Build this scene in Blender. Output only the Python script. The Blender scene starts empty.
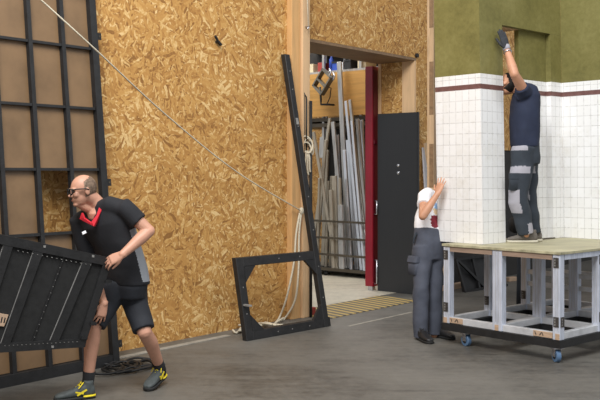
import bpy, bmesh, math, random
from mathutils import Vector, Matrix, noise as mnoise
random.seed(7)
V = Vector
C = bpy.context.scene.collection
PI = math.pi
F = 900.0; HOR = 173.0; CAMH = 1.6

def PX(x, y, Y):
    return V(((x-300)/F*Y, Y, CAMH-(y-HOR)/F*Y))
def G(x, y):
    Y = CAMH*F/(y-HOR); return V(((x-300)/F*Y, Y, 0))

# ------------------------------------------------------------------ materials
def nt(name):
    m = bpy.data.materials.new(name); m.use_nodes = True
    t = m.node_tree; t.nodes.clear()
    o = t.nodes.new('ShaderNodeOutputMaterial'); b = t.nodes.new('ShaderNodeBsdfPrincipled')
    t.links.new(b.outputs[0], o.inputs[0])
    return m, t, b
def N(t, typ, **kw):
    n = t.nodes.new(typ)
    for k, v in kw.items():
        if k in n.inputs: n.inputs[k].default_value = v
        else: setattr(n, k, v)
    return n
def L(t, a, b): t.links.new(a, b)
def srgb(r, g, b):
    f = lambda c: (c/255/12.92) if c/255 <= .04045 else ((c/255+.055)/1.055)**2.4
    return (f(r), f(g), f(b), 1)
def math_n(t, op, a, b=None, c=None):
    n = t.nodes.new('ShaderNodeMath'); n.operation = op
    for i, x in enumerate((a, b, c)):
        if x is None: continue
        if hasattr(x, 'links') or hasattr(x, 'is_output'): t.links.new(x, n.inputs[i])
        else: n.inputs[i].default_value = x
    return n.outputs[0]
def mixc(t, fac, a, b, mode='MIX'):
    n = t.nodes.new('ShaderNodeMix'); n.data_type = 'RGBA'; n.blend_type = mode
    for idx, x in ((0, fac), (6, a), (7, b)):
        if hasattr(x, 'is_output'): t.links.new(x, n.inputs[idx])
        else: n.inputs[idx].default_value = x
    return n.outputs[2]
def ramp(t, fac, stops):
    n = t.nodes.new('ShaderNodeValToRGB'); e = n.color_ramp.elements
    while len(e) < len(stops): e.new(.5)
    for q, (p, c) in zip(e, stops): q.position = p; q.color = c
    t.links.new(fac, n.inputs[0]); return n.outputs[0]

def plain(name, col, rough=.6, metal=0, var=.12, scale=6, bump=0, bscale=60, stretch=None, spec=None, sheen=0):
    m, t, b = nt(name)
    tc = N(t, 'ShaderNodeTexCoord'); src = tc.outputs['Object']
    if stretch:
        mp = N(t, 'ShaderNodeMapping'); mp.inputs['Scale'].default_value = stretch
        L(t, src, mp.inputs[0]); src = mp.outputs[0]
    nz = N(t, 'ShaderNodeTexNoise', Scale=scale, Detail=5.0, Roughness=.6); L(t, src, nz.inputs['Vector'])
    d = tuple(c*(1-var*1.6) for c in col[:3])+(1,); u = tuple(min(1, c*(1+var*1.2)) for c in col[:3])+(1,)
    L(t, ramp(t, nz.outputs[0], [(.3, d), (.5, col), (.72, u)]), b.inputs['Base Color'])
    b.inputs['Roughness'].default_value = rough; b.inputs['Metallic'].default_value = metal
    if spec is not None: b.inputs['Specular IOR Level'].default_value = spec
    if bump:
        n2 = N(t, 'ShaderNodeTexNoise', Scale=bscale, Detail=4.0); L(t, src, n2.inputs['Vector'])
        bp = N(t, 'ShaderNodeBump', Strength=bump, Distance=.01); L(t, n2.outputs[0], bp.inputs['Height']); L(t, bp.outputs[0], b.inputs['Normal'])
    return m

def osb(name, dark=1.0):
    m, t, b = nt(name)
    uv = N(t, 'ShaderNodeTexCoord').outputs['UV']
    nz = N(t, 'ShaderNodeTexNoise', Scale=9.0, Detail=2.0); L(t, uv, nz.inputs['Vector'])
    sc = N(t, 'ShaderNodeVectorMath', operation='SCALE'); sc.inputs['Scale'].default_value = .05
    L(t, nz.outputs['Color'], sc.inputs[0])
    ad = N(t, 'ShaderNodeVectorMath', operation='ADD'); L(t, uv, ad.inputs[0]); L(t, sc.outputs[0], ad.inputs[1])
    vals = []
    for k, (cs, sx, sy) in enumerate(((11, 10.5, 50), (15, 15, 66), (8, 8, 40))):
        off = N(t, 'ShaderNodeVectorMath', operation='ADD'); off.inputs[1].default_value = (k*3.37, k*7.71, 0); L(t, ad.outputs[0], off.inputs[0])
        v1 = N(t, 'ShaderNodeTexVoronoi', voronoi_dimensions='2D', Scale=float(cs)); L(t, off.outputs[0], v1.inputs['Vector'])
        sep = N(t, 'ShaderNodeSeparateColor'); L(t, v1.outputs['Color'], sep.inputs[0])
        rot = N(t, 'ShaderNodeVectorRotate', rotation_type='Z_AXIS'); L(t, off.outputs[0], rot.inputs['Vector'])
        L(t, math_n(t, 'MULTIPLY', sep.outputs[0], 6.28), rot.inputs['Angle'])
        mp = N(t, 'ShaderNodeMapping'); mp.inputs['Scale'].default_value = (sx, sy, 1); L(t, rot.outputs[0], mp.inputs[0])
        v2 = N(t, 'ShaderNodeTexVoronoi', voronoi_dimensions='2D', Scale=1.0); L(t, mp.outputs[0], v2.inputs['Vector'])
        s2 = N(t, 'ShaderNodeSeparateColor'); L(t, v2.outputs['Color'], s2.inputs[0])
        vals.append((s2.outputs[0], s2.outputs[1], v2.outputs['Distance']))
    a = vals[0][0]
    sel = math_n(t, 'GREATER_THAN', vals[1][1], .55)
    mx = N(t, 'ShaderNodeMix'); L(t, sel, mx.inputs[0]); L(t, a, mx.inputs[2]); L(t, vals[1][0], mx.inputs[3])
    sel2 = math_n(t, 'GREATER_THAN', vals[2][1], .6)
    mx2 = N(t, 'ShaderNodeMix'); L(t, sel2, mx2.inputs[0]); L(t, mx.outputs[0], mx2.inputs[2]); L(t, vals[2][0], mx2.inputs[3])
    big = N(t, 'ShaderNodeTexNoise', Scale=1.3, Detail=3.0); L(t, uv, big.inputs['Vector'])
    fine = N(t, 'ShaderNodeTexNoise', Scale=42.0, Detail=3.0); L(t, uv, fine.inputs['Vector'])
    f = math_n(t, 'ADD', mx2.outputs[0], math_n(t, 'MULTIPLY', math_n(t, 'SUBTRACT', fine.outputs[0], .5), .6))
    f = math_n(t, 'ADD', f, math_n(t, 'MULTIPLY', math_n(t, 'SUBTRACT', big.outputs[0], .5), .5))
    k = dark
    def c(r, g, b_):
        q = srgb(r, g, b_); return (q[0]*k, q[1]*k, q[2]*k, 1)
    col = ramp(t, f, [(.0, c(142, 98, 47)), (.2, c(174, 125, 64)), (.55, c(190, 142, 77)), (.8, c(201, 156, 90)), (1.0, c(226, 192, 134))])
    L(t, col, b.inputs['Base Color']); b.inputs['Roughness'].default_value = .72
    bp = N(t, 'ShaderNodeBump', Strength=.25, Distance=.01); L(t, mx2.outputs[0], bp.inputs['Height']); L(t, bp.outputs[0], b.inputs['Normal'])
    return m

def wood(name, col, sx=(1.5, 1.5, 22), var=.22, rough=.6, uvmode=False, sat=None):
    """grain runs along the axis with the small number"""
    m, t, b = nt(name)
    tc = N(t, 'ShaderNodeTexCoord')
    mp = N(t, 'ShaderNodeMapping'); mp.inputs['Scale'].default_value = sx; L(t, tc.outputs['UV' if uvmode else 'Object'], mp.inputs[0])
    nz = N(t, 'ShaderNodeTexNoise', Scale=2.0, Detail=6.0, Roughness=.65, Distortion=.6); L(t, mp.outputs[0], nz.inputs['Vector'])
    n2 = N(t, 'ShaderNodeTexNoise', Scale=2.5, Detail=2.0); L(t, tc.outputs['UV' if uvmode else 'Object'], n2.inputs['Vector'])
    f = math_n(t, 'ADD', math_n(t, 'MULTIPLY', nz.outputs[0], .75), math_n(t, 'MULTIPLY', n2.outputs[0], .25))
    d = tuple(c*(1-var*1.7) for c in col[:3])+(1,); u = tuple(min(1, c*(1+var)) for c in col[:3])+(1,)
    L(t, ramp(t, f, [(.3, d), (.5, col), (.68, u)]), b.inputs['Base Color']); b.inputs['Roughness'].default_value = rough
    bp = N(t, 'ShaderNodeBump', Strength=.12, Distance=.01); L(t, f, bp.inputs['Height']); L(t, bp.outputs[0], b.inputs['Normal'])
    return m

def concrete(name, col, dk, streak=True):
    m, t, b = nt(name)
    o = N(t, 'ShaderNodeTexCoord').outputs['Object']
    n1 = N(t, 'ShaderNodeTexNoise', Scale=.8, Detail=6.0, Roughness=.62); L(t, o, n1.inputs['Vector'])
    n2 = N(t, 'ShaderNodeTexNoise', Scale=11.0, Detail=9.0, Roughness=.78); L(t, o, n2.inputs['Vector'])
    mp = N(t, 'ShaderNodeMapping'); mp.inputs['Scale'].default_value = (.5, 5, 1); mp.inputs['Rotation'].default_value = (0, 0, -.5); L(t, o, mp.inputs[0])
    n3 = N(t, 'ShaderNodeTexNoise', Scale=2.2, Detail=6.0, Roughness=.65, Distortion=.8); L(t, mp.outputs[0], n3.inputs['Vector'])
    f = math_n(t, 'ADD', math_n(t, 'MULTIPLY', n1.outputs[0], .45), math_n(t, 'ADD', math_n(t, 'MULTIPLY', n2.outputs[0], .33), math_n(t, 'MULTIPLY', n3.outputs[0], .22)))
    u = tuple(min(1, c*1.3) for c in col[:3])+(1,)
    base = ramp(t, f, [(.38, dk), (.5, col), (.62, u)])
    n4 = N(t, 'ShaderNodeTexNoise', Scale=3.1, Detail=7.0, Roughness=.75); L(t, o, n4.inputs['Vector'])
    base = mixc(t, ramp(t, n4.outputs[0], [(.60, (0, 0, 0, 1)), (.72, (.4, .4, .4, 1))]), base, tuple(min(1, c*1.9) for c in col[:3])+(1,))
    L(t, base, b.inputs['Base Color'])
    L(t, ramp(t, n1.outputs[0], [(.3, (.42,)*3+(1,)), (.7, (.66,)*3+(1,))]), b.inputs['Roughness'])
    bp = N(t, 'ShaderNodeBump', Strength=.12, Distance=.01); L(t, n2.outputs[0], bp.inputs['Height']); L(t, bp.outputs[0], b.inputs['Normal'])
    return m

def set_paint(name):
    """olive paint above, white tiles with a brown border course below; UV in metres above the hall floor"""
    m, t, b = nt(name)
    uv = N(t, 'ShaderNodeTexCoord').outputs['UV']
    sp = N(t, 'ShaderNodeSeparateXYZ'); L(t, uv, sp.inputs[0]); U, Z = sp.outputs[0], sp.outputs[1]
    nb = N(t, 'ShaderNodeTexNoise', Scale=2.4, Detail=6.0, Roughness=.65); L(t, uv, nb.inputs['Vector'])
    nf = N(t, 'ShaderNodeTexNoise', Scale=22.0, Detail=5.0, Roughness=.7); L(t, uv, nf.inputs['Vector'])
    mg = math_n(t, 'ADD', math_n(t, 'MULTIPLY', nb.outputs[0], .6), math_n(t, 'MULTIPLY', nf.outputs[0], .4))
    green = ramp(t, mg, [(.3, srgb(92, 88, 44)), (.5, srgb(118, 112, 62)), (.7, srgb(136, 130, 80))])
    # tiles
    tw, th = .077, .1035
    fu = math_n(t, 'FRACT', math_n(t, 'DIVIDE', math_n(t, 'ADD', U, 20.0), tw))
    fz = math_n(t, 'FRACT', math_n(t, 'DIVIDE', math_n(t, 'SUBTRACT', Z, 2.385-.1035*20), th))
    iu = math_n(t, 'FLOOR', math_n(t, 'DIVIDE', math_n(t, 'ADD', U, 20.0), tw)); iz = math_n(t, 'FLOOR', math_n(t, 'DIVIDE', math_n(t, 'SUBTRACT', Z, 2.385-.1035*20), th))
    cx = N(t, 'ShaderNodeCombineXYZ'); L(t, iu, cx.inputs[0]); L(t, iz, cx.inputs[1])
    wn = N(t, 'ShaderNodeTexWhiteNoise', noise_dimensions='2D'); L(t, cx.outputs[0], wn.inputs['Vector'])
    lu = math_n(t, 'LESS_THAN', math_n(t, 'MINIMUM', fu, math_n(t, 'SUBTRACT', 1.0, fu)), .045)
    lz = math_n(t, 'LESS_THAN', math_n(t, 'MINIMUM', fz, math_n(t, 'SUBTRACT', 1.0, fz)), .035)
    line = math_n(t, 'MAXIMUM', lu, lz)
    line = math_n(t, 'MULTIPLY', line, ramp(t, nf.outputs[0], [(.35, (.15,)*3+(1,)), (.6, (.8,)*3+(1,))]))
    tile = mixc(t, math_n(t, 'MULTIPLY', wn.outputs[0], .5), srgb(240, 240, 240), srgb(228, 227, 224))
    dirt = ramp(t, mg, [(.5, (0, 0, 0, 1)), (.75, (.55, .55, .55, 1))])
    tile = mixc(t, dirt, tile, srgb(208, 202, 188))
    tile = mixc(t, math_n(t, 'MULTIPLY', line, .8), tile, srgb(176, 174, 172))
    brn = mixc(t, nf.outputs[0], srgb(72, 40, 38), srgb(138, 100, 94))
    st = math_n(t, 'MULTIPLY', math_n(t, 'GREATER_THAN', Z, 2.385), math_n(t, 'LESS_THAN', Z, 2.432))
    tile = mixc(t, st, tile, brn)
    gz = math_n(t, 'GREATER_THAN', Z, 2.528)
    L(t, mixc(t, gz, tile, green), b.inputs['Base Color'])
    b.inputs['Roughness'].default_value = .55
    bp = N(t, 'ShaderNodeBump', Strength=.15, Distance=.004); L(t, mg, bp.inputs['Height']); L(t, bp.outputs[0], b.inputs['Normal'])
    return m

def hazard(name):
    m, t, b = nt(name)
    uv = N(t, 'ShaderNodeTexCoord').outputs['UV']; sp = N(t, 'ShaderNodeSeparateXYZ'); L(t, uv, sp.inputs[0])
    f = math_n(t, 'FRACT', math_n(t, 'DIVIDE', math_n(t, 'ADD', math_n(t, 'ADD', sp.outputs[0], math_n(t, 'MULTIPLY', sp.outputs[1], .25)), 10.0), .125))
    k = math_n(t, 'LESS_THAN', f, .5)
    nz = N(t, 'ShaderNodeTexNoise', Scale=14.0, Detail=6.0, Roughness=.7); L(t, uv, nz.inputs['Vector'])
    y = mixc(t, nz.outputs[0], srgb(150, 124, 66), srgb(206, 178, 108)); d = mixc(t, nz.outputs[0], srgb(62, 58, 50), srgb(112, 104, 88))
    L(t, mixc(t, k, d, y), b.inputs['Base Color']); b.inputs['Roughness'].default_value = .6
    return m

M = {}
M['osb'] = osb('osb board')
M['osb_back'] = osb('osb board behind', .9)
M['floor'] = concrete('hall concrete', srgb(98, 95, 89), srgb(66, 64, 60))
M['store_floor'] = concrete('storeroom concrete', srgb(196, 188, 170), srgb(160, 152, 136))
M['kerb'] = plain('pale floor screed', srgb(150, 145, 134), .8, var=.2, scale=8)
M['paint'] = set_paint('scenery paint')
M['hazard'] = hazard('hazard stripes')
M['pine'] = wood('planed pine', srgb(206, 162, 108), (9, 9, .7), .14)
M['pine_pale'] = wood('pale pine', srgb(214, 178, 136), (14, 14, .8), .12)
M['stud'] = wood('finger jointed stud', srgb(190, 162, 128), (12, 12, 1.2), .2)
M['rough'] = wood('rough sawn timber', srgb(134, 108, 80), (2, 12, 12), .25)
M['ply'] = wood('plywood sheet', srgb(196, 148, 78), (.7, 9, 1), .16, uvmode=True)
M['ply_edge'] = wood('board edge', srgb(150, 128, 112), (2, 2, 20), .18)
M['block'] = wood('raw wood block', srgb(188, 160, 134), (3, 3, 20), .2)
M['deck'] = plain('worn deck board', srgb(172, 166, 136), .6, var=.24, scale=3, stretch=(1, 5, 1))
M['alu'] = plain('brushed aluminium', srgb(206, 212, 226), .42, .25, var=.14, scale=4, stretch=(8, 8, 1), bump=.05)
M['alu2'] = plain('bright aluminium rail', srgb(212, 214, 218), .38, .3, var=.14, scale=5)
M['pole'] = plain('galvanised tube', srgb(186, 184, 180), .4, .6, var=.18, scale=3, stretch=(6, 6, .6))
M['pole_dull'] = plain('dull grey batten', srgb(176, 168, 152), .6, .1, var=.18, scale=3, stretch=(6, 6, .6))
M['pole_bright'] = plain('shiny aluminium tube', srgb(222, 225, 230), .28, .75, var=.08, scale=3)
M['rack'] = plain('rack steel', srgb(92, 84, 72), .5, .5, var=.15)
M['black'] = plain('black paint', srgb(26, 26, 27), .6, var=.25, scale=9, bump=.1)
M['blackw'] = plain('scuffed black paint', srgb(30, 30, 31), .55, var=.3, scale=14, bump=.15)
M['blackdoor'] = plain('black coated sheet', srgb(38, 39, 41), .45, var=.1, scale=5, stretch=(30, 30, .5))
M['flatskin'] = plain('black canvas panel', srgb(29, 29, 29), .85, var=.25, scale=20, bump=.2, bscale=200)
M['white_mark'] = plain('chipped white', srgb(132, 130, 127), .7, var=.2, scale=30)
M['pane'] = plain('brown backed pane', srgb(124, 98, 70), .38, var=.16, scale=2.2)
M['red'] = plain('red gloss paint', srgb(142, 22, 40), .3, var=.08)
M['darkred'] = plain('shaded red paint', srgb(92, 12, 26), .35, var=.08)
M['rope'] = plain('natural rope', srgb(206, 196, 174), .85, var=.15, scale=80)
M['cable'] = plain('black rubber cable', srgb(26, 26, 27), .5, var=.1)
M['skin'] = plain('skin', srgb(196, 146, 122), .5, var=.07, scale=14)
M['skin_tan'] = plain('tanned skin', srgb(194, 142, 112), .5, var=.08, scale=14)
M['lip'] = plain('lip', srgb(150, 86, 76), .5, var=.05)
M['eye'] = plain('eye', srgb(40, 32, 28), .2, var=0)
M['grey_hair'] = plain('grey hair', srgb(160, 136, 116), .7, var=.3, scale=60, bump=.5, bscale=140)
M['dark_hair'] = plain('dark hair', srgb(40, 32, 28), .6, var=.3, scale=60, bump=.5, bscale=140)
M['polo'] = plain('black polo fabric', srgb(27, 28, 33), .85, var=.14, scale=7, bump=.25, bscale=18)
M['grey_fab'] = plain('grey fabric', srgb(150, 154, 160), .85, var=.08, scale=8)
M['red_fab'] = plain('red fabric', srgb(206, 36, 52), .8, var=.05)
M['white_fab'] = plain('white jersey', srgb(236, 236, 240), .85, var=.04, scale=8, bump=.3, bscale=14)
M['navy'] = plain('navy jersey', srgb(32, 40, 62), .85, var=.12, scale=8, bump=.3, bscale=14)
M['shorts'] = plain('dark shorts fabric', srgb(31, 34, 41), .8, var=.15, scale=10, bump=.3, bscale=20)
M['work'] = plain('slate work trousers', srgb(74, 78, 90), .85, var=.12, scale=8, bump=.35, bscale=16)
M['work_dark'] = plain('charcoal work trousers', srgb(46, 53, 62), .85, var=.14, scale=8, bump=.35, bscale=16)
M['work_grey'] = plain('grey reinforcing fabric', srgb(158, 156, 164), .85, var=.06, scale=10)
M['sock'] = plain('black sock', srgb(22, 22, 24), .9, var=.1)
M['trainer'] = plain('dark trainer mesh', srgb(70, 76, 76), .7, var=.15, scale=30)
M['yellow'] = plain('yellow trim', srgb(226, 204, 40), .55, var=.06)
M['boot'] = plain('black leather', srgb(34, 33, 34), .45, var=.2, scale=14)
M['sole'] = plain('dark rubber sole', srgb(28, 28, 28), .7, var=.1)
M['paleshoe'] = plain('grey suede', srgb(98, 92, 86), .8, var=.15, scale=20)
M['palesole'] = plain('pale sole', srgb(196, 190, 172), .7, var=.08)
M['glove'] = plain('dark work glove', srgb(48, 50, 54), .8, var=.2, scale=18)
M['steel'] = plain('stainless steel', srgb(200, 200, 205), .25, .9, var=.05)
M['bluewheel'] = plain('blue castor tyre', srgb(84, 112, 144), .5, var=.08)
M['hinge'] = plain('dark hinge plate', srgb(84, 80, 78), .45, .5, var=.3, scale=40)
M['blue'] = plain('blue plastic', srgb(50, 80, 170), .4, var=.08)
M['cream'] = plain('cream carton', srgb(206, 192, 160), .8, var=.1)
M['redbox'] = plain('red carton', srgb(150, 52, 44), .7, var=.1)
M['white'] = plain('white board', srgb(206, 208, 214), .6, var=.06)
M['lampm'] = plain('grey lamp housing', srgb(112, 108, 98), .5, .4, var=.2)
M['darkwall'] = plain('dark panel', srgb(40, 37, 34), .7, var=.2)
M['print1'] = plain('wine red print', srgb(132, 38, 52), .8, var=.2, scale=20)
M['print2'] = plain('pale blue print', srgb(140, 176, 214), .8, var=.2, scale=20)
M['print3'] = plain('sand print', srgb(220, 196, 160), .8, var=.2, scale=20)

# ------------------------------------------------------------------ object helpers
def obj(name, bm, mat, parent=None, loc=None, smooth=False, uv=None, me=None):
    """bm holds world coordinates; the object's origin is its parent's base, or loc"""
    if me is None:
        me = bpy.data.meshes.new(name)
        bmesh.ops.recalc_face_normals(bm, faces=bm.faces[:])
        if uv: box_uv(bm, *uv)
        bm.to_mesh(me); bm.free()
    o = bpy.data.objects.new(name, me); C.objects.link(o)
    org = V(loc) if loc is not None else V((0, 0, 0))
    if parent is not None:
        r = parent
        while r.parent: r = r.parent
        org = V(r.location); o.parent = parent
        if parent is r: o.location = (0, 0, 0)
    else: o.location = org
    me.transform(Matrix.Translation(-org))
    if isinstance(mat, (list, tuple)):
        for q in mat: me.materials.append(q)
    else: me.materials.append(mat)
    if smooth:
        for p in me.polygons: p.use_smooth = True
    return o
def thing(name, label, cat, loc=(0, 0, 0), group=None):
    o = bpy.data.objects.new(name, None); C.objects.link(o); o.location = loc; o.empty_display_size = .1
    o['label'] = label; o['category'] = cat
    if group: o['group'] = group
    return o
def tag(o, label, cat, group=None):
    o['label'] = label; o['category'] = cat
    if group: o['group'] = group
    return o
def struct(name, bm, mat, uv=None):
    o = obj(name, bm, mat, uv=uv); o['kind'] = 'structure'; return o
def box_uv(bm, a, b):
    a, b = V(a), V(b); l = bm.loops.layers.uv.new('UVMap'); bm.normal_update()
    for f in bm.faces:
        n = f.normal
        for lp in f.loops:
            p = lp.vert.co
            if abs(n.z) > .7: lp[l].uv = (p.dot(a), p.dot(b))
            elif abs(n.dot(b)) >= abs(n.dot(a)): lp[l].uv = (p.dot(a), p.z)
            else: lp[l].uv = (p.dot(b), p.z)
def bmn(): return bmesh.new()
def hexa(bm, p8):
    """p8: bottom four then top four, same order"""
    vs = [bm.verts.new(p) for p in p8]
    for q in ((3, 2, 1, 0), (4, 5, 6, 7), (0, 1, 5, 4), (1, 2, 6, 5), (2, 3, 7, 6), (3, 0, 4, 7)):
        bm.faces.new([vs[i] for i in q])
    return vs
def obox(bm, o, a, b, c):
    """box from corner o with edge vectors a, b, c"""
    o, a, b, c = V(o), V(a), V(b), V(c)
    return hexa(bm, [o, o+a, o+a+b, o+b, o+c, o+a+c, o+a+b+c, o+b+c])
def bevel(bm, w=.004, seg=2):
    try: bmesh.ops.bevel(bm, geom=bm.edges[:], offset=w, segments=seg, affect='EDGES', profile=.6)
    except Exception: pass
    return bm
def frame_of(d):
    d = d.normalized(); r = V((0, 0, 1)) if abs(d.z) < .9 else V((1, 0, 0))
    x = d.cross(r).normalized(); return x, x.cross(d).normalized()
def bar(bm, p, q, w, h, side=None):
    """rectangular bar from p to q; side = direction of the width"""
    p, q = V(p), V(q); d = (q-p).normalized()
    if side is None: x, y = frame_of(d)
    else:
        x = V(side); x = (x-d*x.dot(d)).normalized(); y = d.cross(x).normalized()
    x, y = x*w/2, y*h/2
    return hexa(bm, [p-x-y, p+x-y, p+x+y, p-x+y, q-x-y, q+x-y, q+x+y, q-x+y])
def rings_to(bm, rings, cap=True):
    vr = [[bm.verts.new(p) for p in r] for r in rings]; n = len(vr[0])
    for a, b in zip(vr, vr[1:]):
        for i in range(n): bm.faces.new((a[i], a[(i+1) % n], b[(i+1) % n], b[i]))
    if cap: bm.faces.new(vr[0][::-1]); bm.faces.new(vr[-1])
def tube(bm, pts, rad, n=12, round_caps=False, flat=None, closed=False):
    """tube along pts; rad a number or a list; flat=(axis, factor) squashes rings along an axis"""
    pts = [V(p) for p in pts]; R = rad if isinstance(rad, (list, tuple)) else [rad]*len(pts)
    tans = []
    for i in range(len(pts)):
        if closed: d = pts[(i+1) % len(pts)]-pts[i-1]
        else: d = pts[min(i+1, len(pts)-1)]-pts[max(i-1, 0)]
        tans.append(d.normalized())
    x, _ = frame_of(tans[0]); P, T, RR = [], [], []
    if round_caps:
        for a in (80, 60, 30): P.append(pts[0]-tans[0]*R[0]*math.sin(math.radians(a))); T.append(tans[0]); RR.append(R[0]*math.cos(math.radians(a)))
    for p, t_, r in zip(pts, tans, R): P.append(p); T.append(t_); RR.append(r)
    if round_caps:
        for a in (30, 60, 80): P.append(pts[-1]+tans[-1]*R[-1]*math.sin(math.radians(a))); T.append(tans[-1]); RR.append(R[-1]*math.cos(math.radians(a)))
    rings = []
    for p, t_, r in zip(P, T, RR):
        x = (x-t_*x.dot(t_)).normalized(); y = t_.cross(x)
        ring = []
        for k in range(n):
            a = 2*PI*k/n; v = x*math.cos(a)*r+y*math.sin(a)*r
            if flat: ax, fa = flat; v = v-ax*(v.dot(ax)*(1-fa))
            ring.append(p+v)
        rings.append(ring)
    if closed:
        vr = [[bm.verts.new(p) for p in r] for r in rings]
        for q in range(len(vr)):
            a, b = vr[q], vr[(q+1) % len(vr)]
            for i in range(n): bm.faces.new((a[i], a[(i+1) % n], b[(i+1) % n], b[i]))
    else: rings_to(bm, rings)
    return bm
def loft(bm, rings, n=28, p=2.3):
    """rings = (centre, half-axis x, half-axis y) superellipses"""
    out = []
    for c, ax, ay in rings:
        r = []
        for k in range(n):
            a = 2*PI*k/n; ca, sa = math.cos(a), math.sin(a)
            r.append(V(c)+V(ax)*math.copysign(abs(ca)**(2/p), ca)+V(ay)*math.copysign(abs(sa)**(2/p), sa))
        out.append(r)
    rings_to(bm, out); return bm
def ell(bm, c, ax, ay, az, u=20, v=12):
    """ellipsoid from three half-axis vectors"""
    c, ax, ay, az = V(c), V(ax), V(ay), V(az)
    vs = bmesh.ops.create_uvsphere(bm, u_segments=u, v_segments=v, radius=1)['verts']
    for q in vs: q.co = c+ax*q.co.x+ay*q.co.y+az*q.co.z
    return vs
def cyl(bm, p, q, r, n=20, r2=None):
    return tube(bm, [p, q], [r, r if r2 is None else r2], n)
def fuse(bm, voxel=.006, it=4, fac=.5):
    """one continuous closed surface out of overlapping closed solids"""
    bmesh.ops.recalc_face_normals(bm, faces=bm.faces[:])
    me = bpy.data.meshes.new('tmp'); bm.to_mesh(me); bm.free()
    o = bpy.data.objects.new('tmp', me); C.objects.link(o)
    r = o.modifiers.new('r', 'REMESH'); r.mode = 'VOXEL'; r.voxel_size = voxel; r.adaptivity = 0
    if it:
        s = o.modifiers.new('s', 'SMOOTH'); s.iterations = it; s.factor = fac
    dg = bpy.context.evaluated_depsgraph_get(); dg.update()
    out = bpy.data.meshes.new_from_object(o.evaluated_get(dg))
    bpy.data.objects.remove(o); bpy.data.meshes.remove(me)
    b2 = bmesh.new(); b2.from_mesh(out); bpy.data.meshes.remove(out)
    return b2
def split_off(bm, pred, lift=0.0):
    """take the faces that meet pred(centre, normal) out of bm into a new bmesh"""
    bm.normal_update(); sel = [f for f in bm.faces if pred(f.calc_center_median(), f.normal)]
    nb = bmesh.new(); mp = {}
    for f in sel:
        vs = []
        for v in f.verts:
            if v not in mp: mp[v] = nb.verts.new(v.co+v.normal*lift)
            vs.append(mp[v])
        nb.faces.new(vs)
    bmesh.ops.delete(bm, geom=sel, context='FACES')
    return nb
def wrinkle(bm, amp=.006, sc=9, st=(1, 1, 1), seed=0):
    bm.normal_update()
    for v in bm.verts:
        q = V((v.co.x*sc*st[0], v.co.y*sc*st[1], v.co.z*sc*st[2]))+V((seed, seed, seed))
        v.co += v.normal*(mnoise.noise(q)*amp)
    return bm
# ------------------------------------------------------------------ axes of the place
O3 = V((.113, 10.17, 0)); d = V((.636, .772, 0)); n = V((.772, -.636, 0)); Z = V((0, 0, 1))
def W(s, off, z): return O3+d*s+n*off+Z*z
u = V((.67, -.742, 0)).normalized(); v = V((.742, .67, 0)).normalized()
P0 = V((1.70, 8.36, 0)); PL = V((1.352, 8.48, 0))
def S(a, b, z):
    p = P0+u*a+v*b+Z*z; p.x -= .0167*(z-.94); return p
def Q(a, b, z): return PL+u*a+v*b+Z*z
def wbox(bm, s0, s1, o0, o1, z0, z1): return hexa(bm, [W(s0, o0, z0), W(s1, o0, z0), W(s1, o1, z0), W(s0, o1, z0), W(s0, o0, z1), W(s1, o0, z1), W(s1, o1, z1), W(s0, o1, z1)])
def sbox(bm, a0, a1, b0, b1, z0, z1): return hexa(bm, [S(a0, b0, z0), S(a1, b0, z0), S(a1, b1, z0), S(a0, b1, z0), S(a0, b0, z1), S(a1, b0, z1), S(a1, b1, z1), S(a0, b1, z1)])
def qbox(bm, a0, a1, b0, b1, z0, z1): return hexa(bm, [Q(a0, b0, z0), Q(a1, b0, z0), Q(a1, b1, z0), Q(a0, b1, z0), Q(a0, b0, z1), Q(a1, b0, z1), Q(a1, b1, z1), Q(a0, b1, z1)])
WUV = (d, n); SUV = (u, v)

# ------------------------------------------------------------------ the setting
b = bmn(); obox(b, (-9, -3, -.12), (22, 0, 0), (0, 26, 0), (0, 0, .12)); struct('floor', b, M['floor'])
b = bmn(); wbox(b, -.1, 4.2, -5.5, -.27, 0, .004); struct('floor_storeroom', b, M['store_floor'])
WH = 5.0
b = bmn(); wbox(b, -8.2, -.402, -.25, 0, 0, WH); struct('wall_left', b, M['osb'], WUV)
b = bmn(); wbox(b, -.12, 2.244, -.6, 0, 3.12, WH); struct('wall_above', b, M['osb'], WUV)
b = bmn(); wbox(b, 2.244, 2.62, -.575, 0, 0, WH); wbox(b, 2.62, 18, -.2, 0, 1.95, WH); struct('wall_right', b, M['osb'], WUV)
b = bmn(); wbox(b, 2.62, 18, -.22, -.02, 0, 1.95); struct('wall_right_lower', b, M['darkwall'])
b = bmn(); wbox(b, -.12, 2.244, -.6, -.002, 3.085, 3.12); struct('trim_1', b, M['rough'])
b = bmn(); wbox(b, -.40, -.255, -.3, .07, 0, WH); bevel(b, .006); struct('trim_2', b, M['pine'])
b = bmn(); wbox(b, -.25, -.124, -.6, .1, 0, WH); bevel(b, .006); struct('trim_3', b, M['pine_pale'])
b = bmn(); wbox(b, 2.205, 2.243, -.2, -.004, 0, 3.084); struct('trim_4', b, M['pine_pale'])
b = bmn(); wbox(b, 2.225, 2.243, -.60, -.555, 0, 3.084); struct('trim_5', b, M['pine_pale'])
b = bmn(); wbox(b, -.12, 1.75, -.27, .36, 0, .007)
struct('trim_6', b, M['hazard'], WUV)
b = bmn()
g1, g2 = G(60, 371), G(231, 336); dd = (g2-g1).normalized(); nn = V((dd.y, -dd.x, 0))
obox(b, g1, g2-g1, -nn*.07, (0, 0, .006)); struct('trim_7', b, M['kerb'])

g1, g2 = G(350, 326.5), G(413, 312.5); dd = (g2-g1).normalized()
b = bmn(); obox(b, g1, g2-g1, V((-dd.y, dd.x, 0))*.035, (0, 0, .003)); struct('trim_8', b, M['kerb'])
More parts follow.
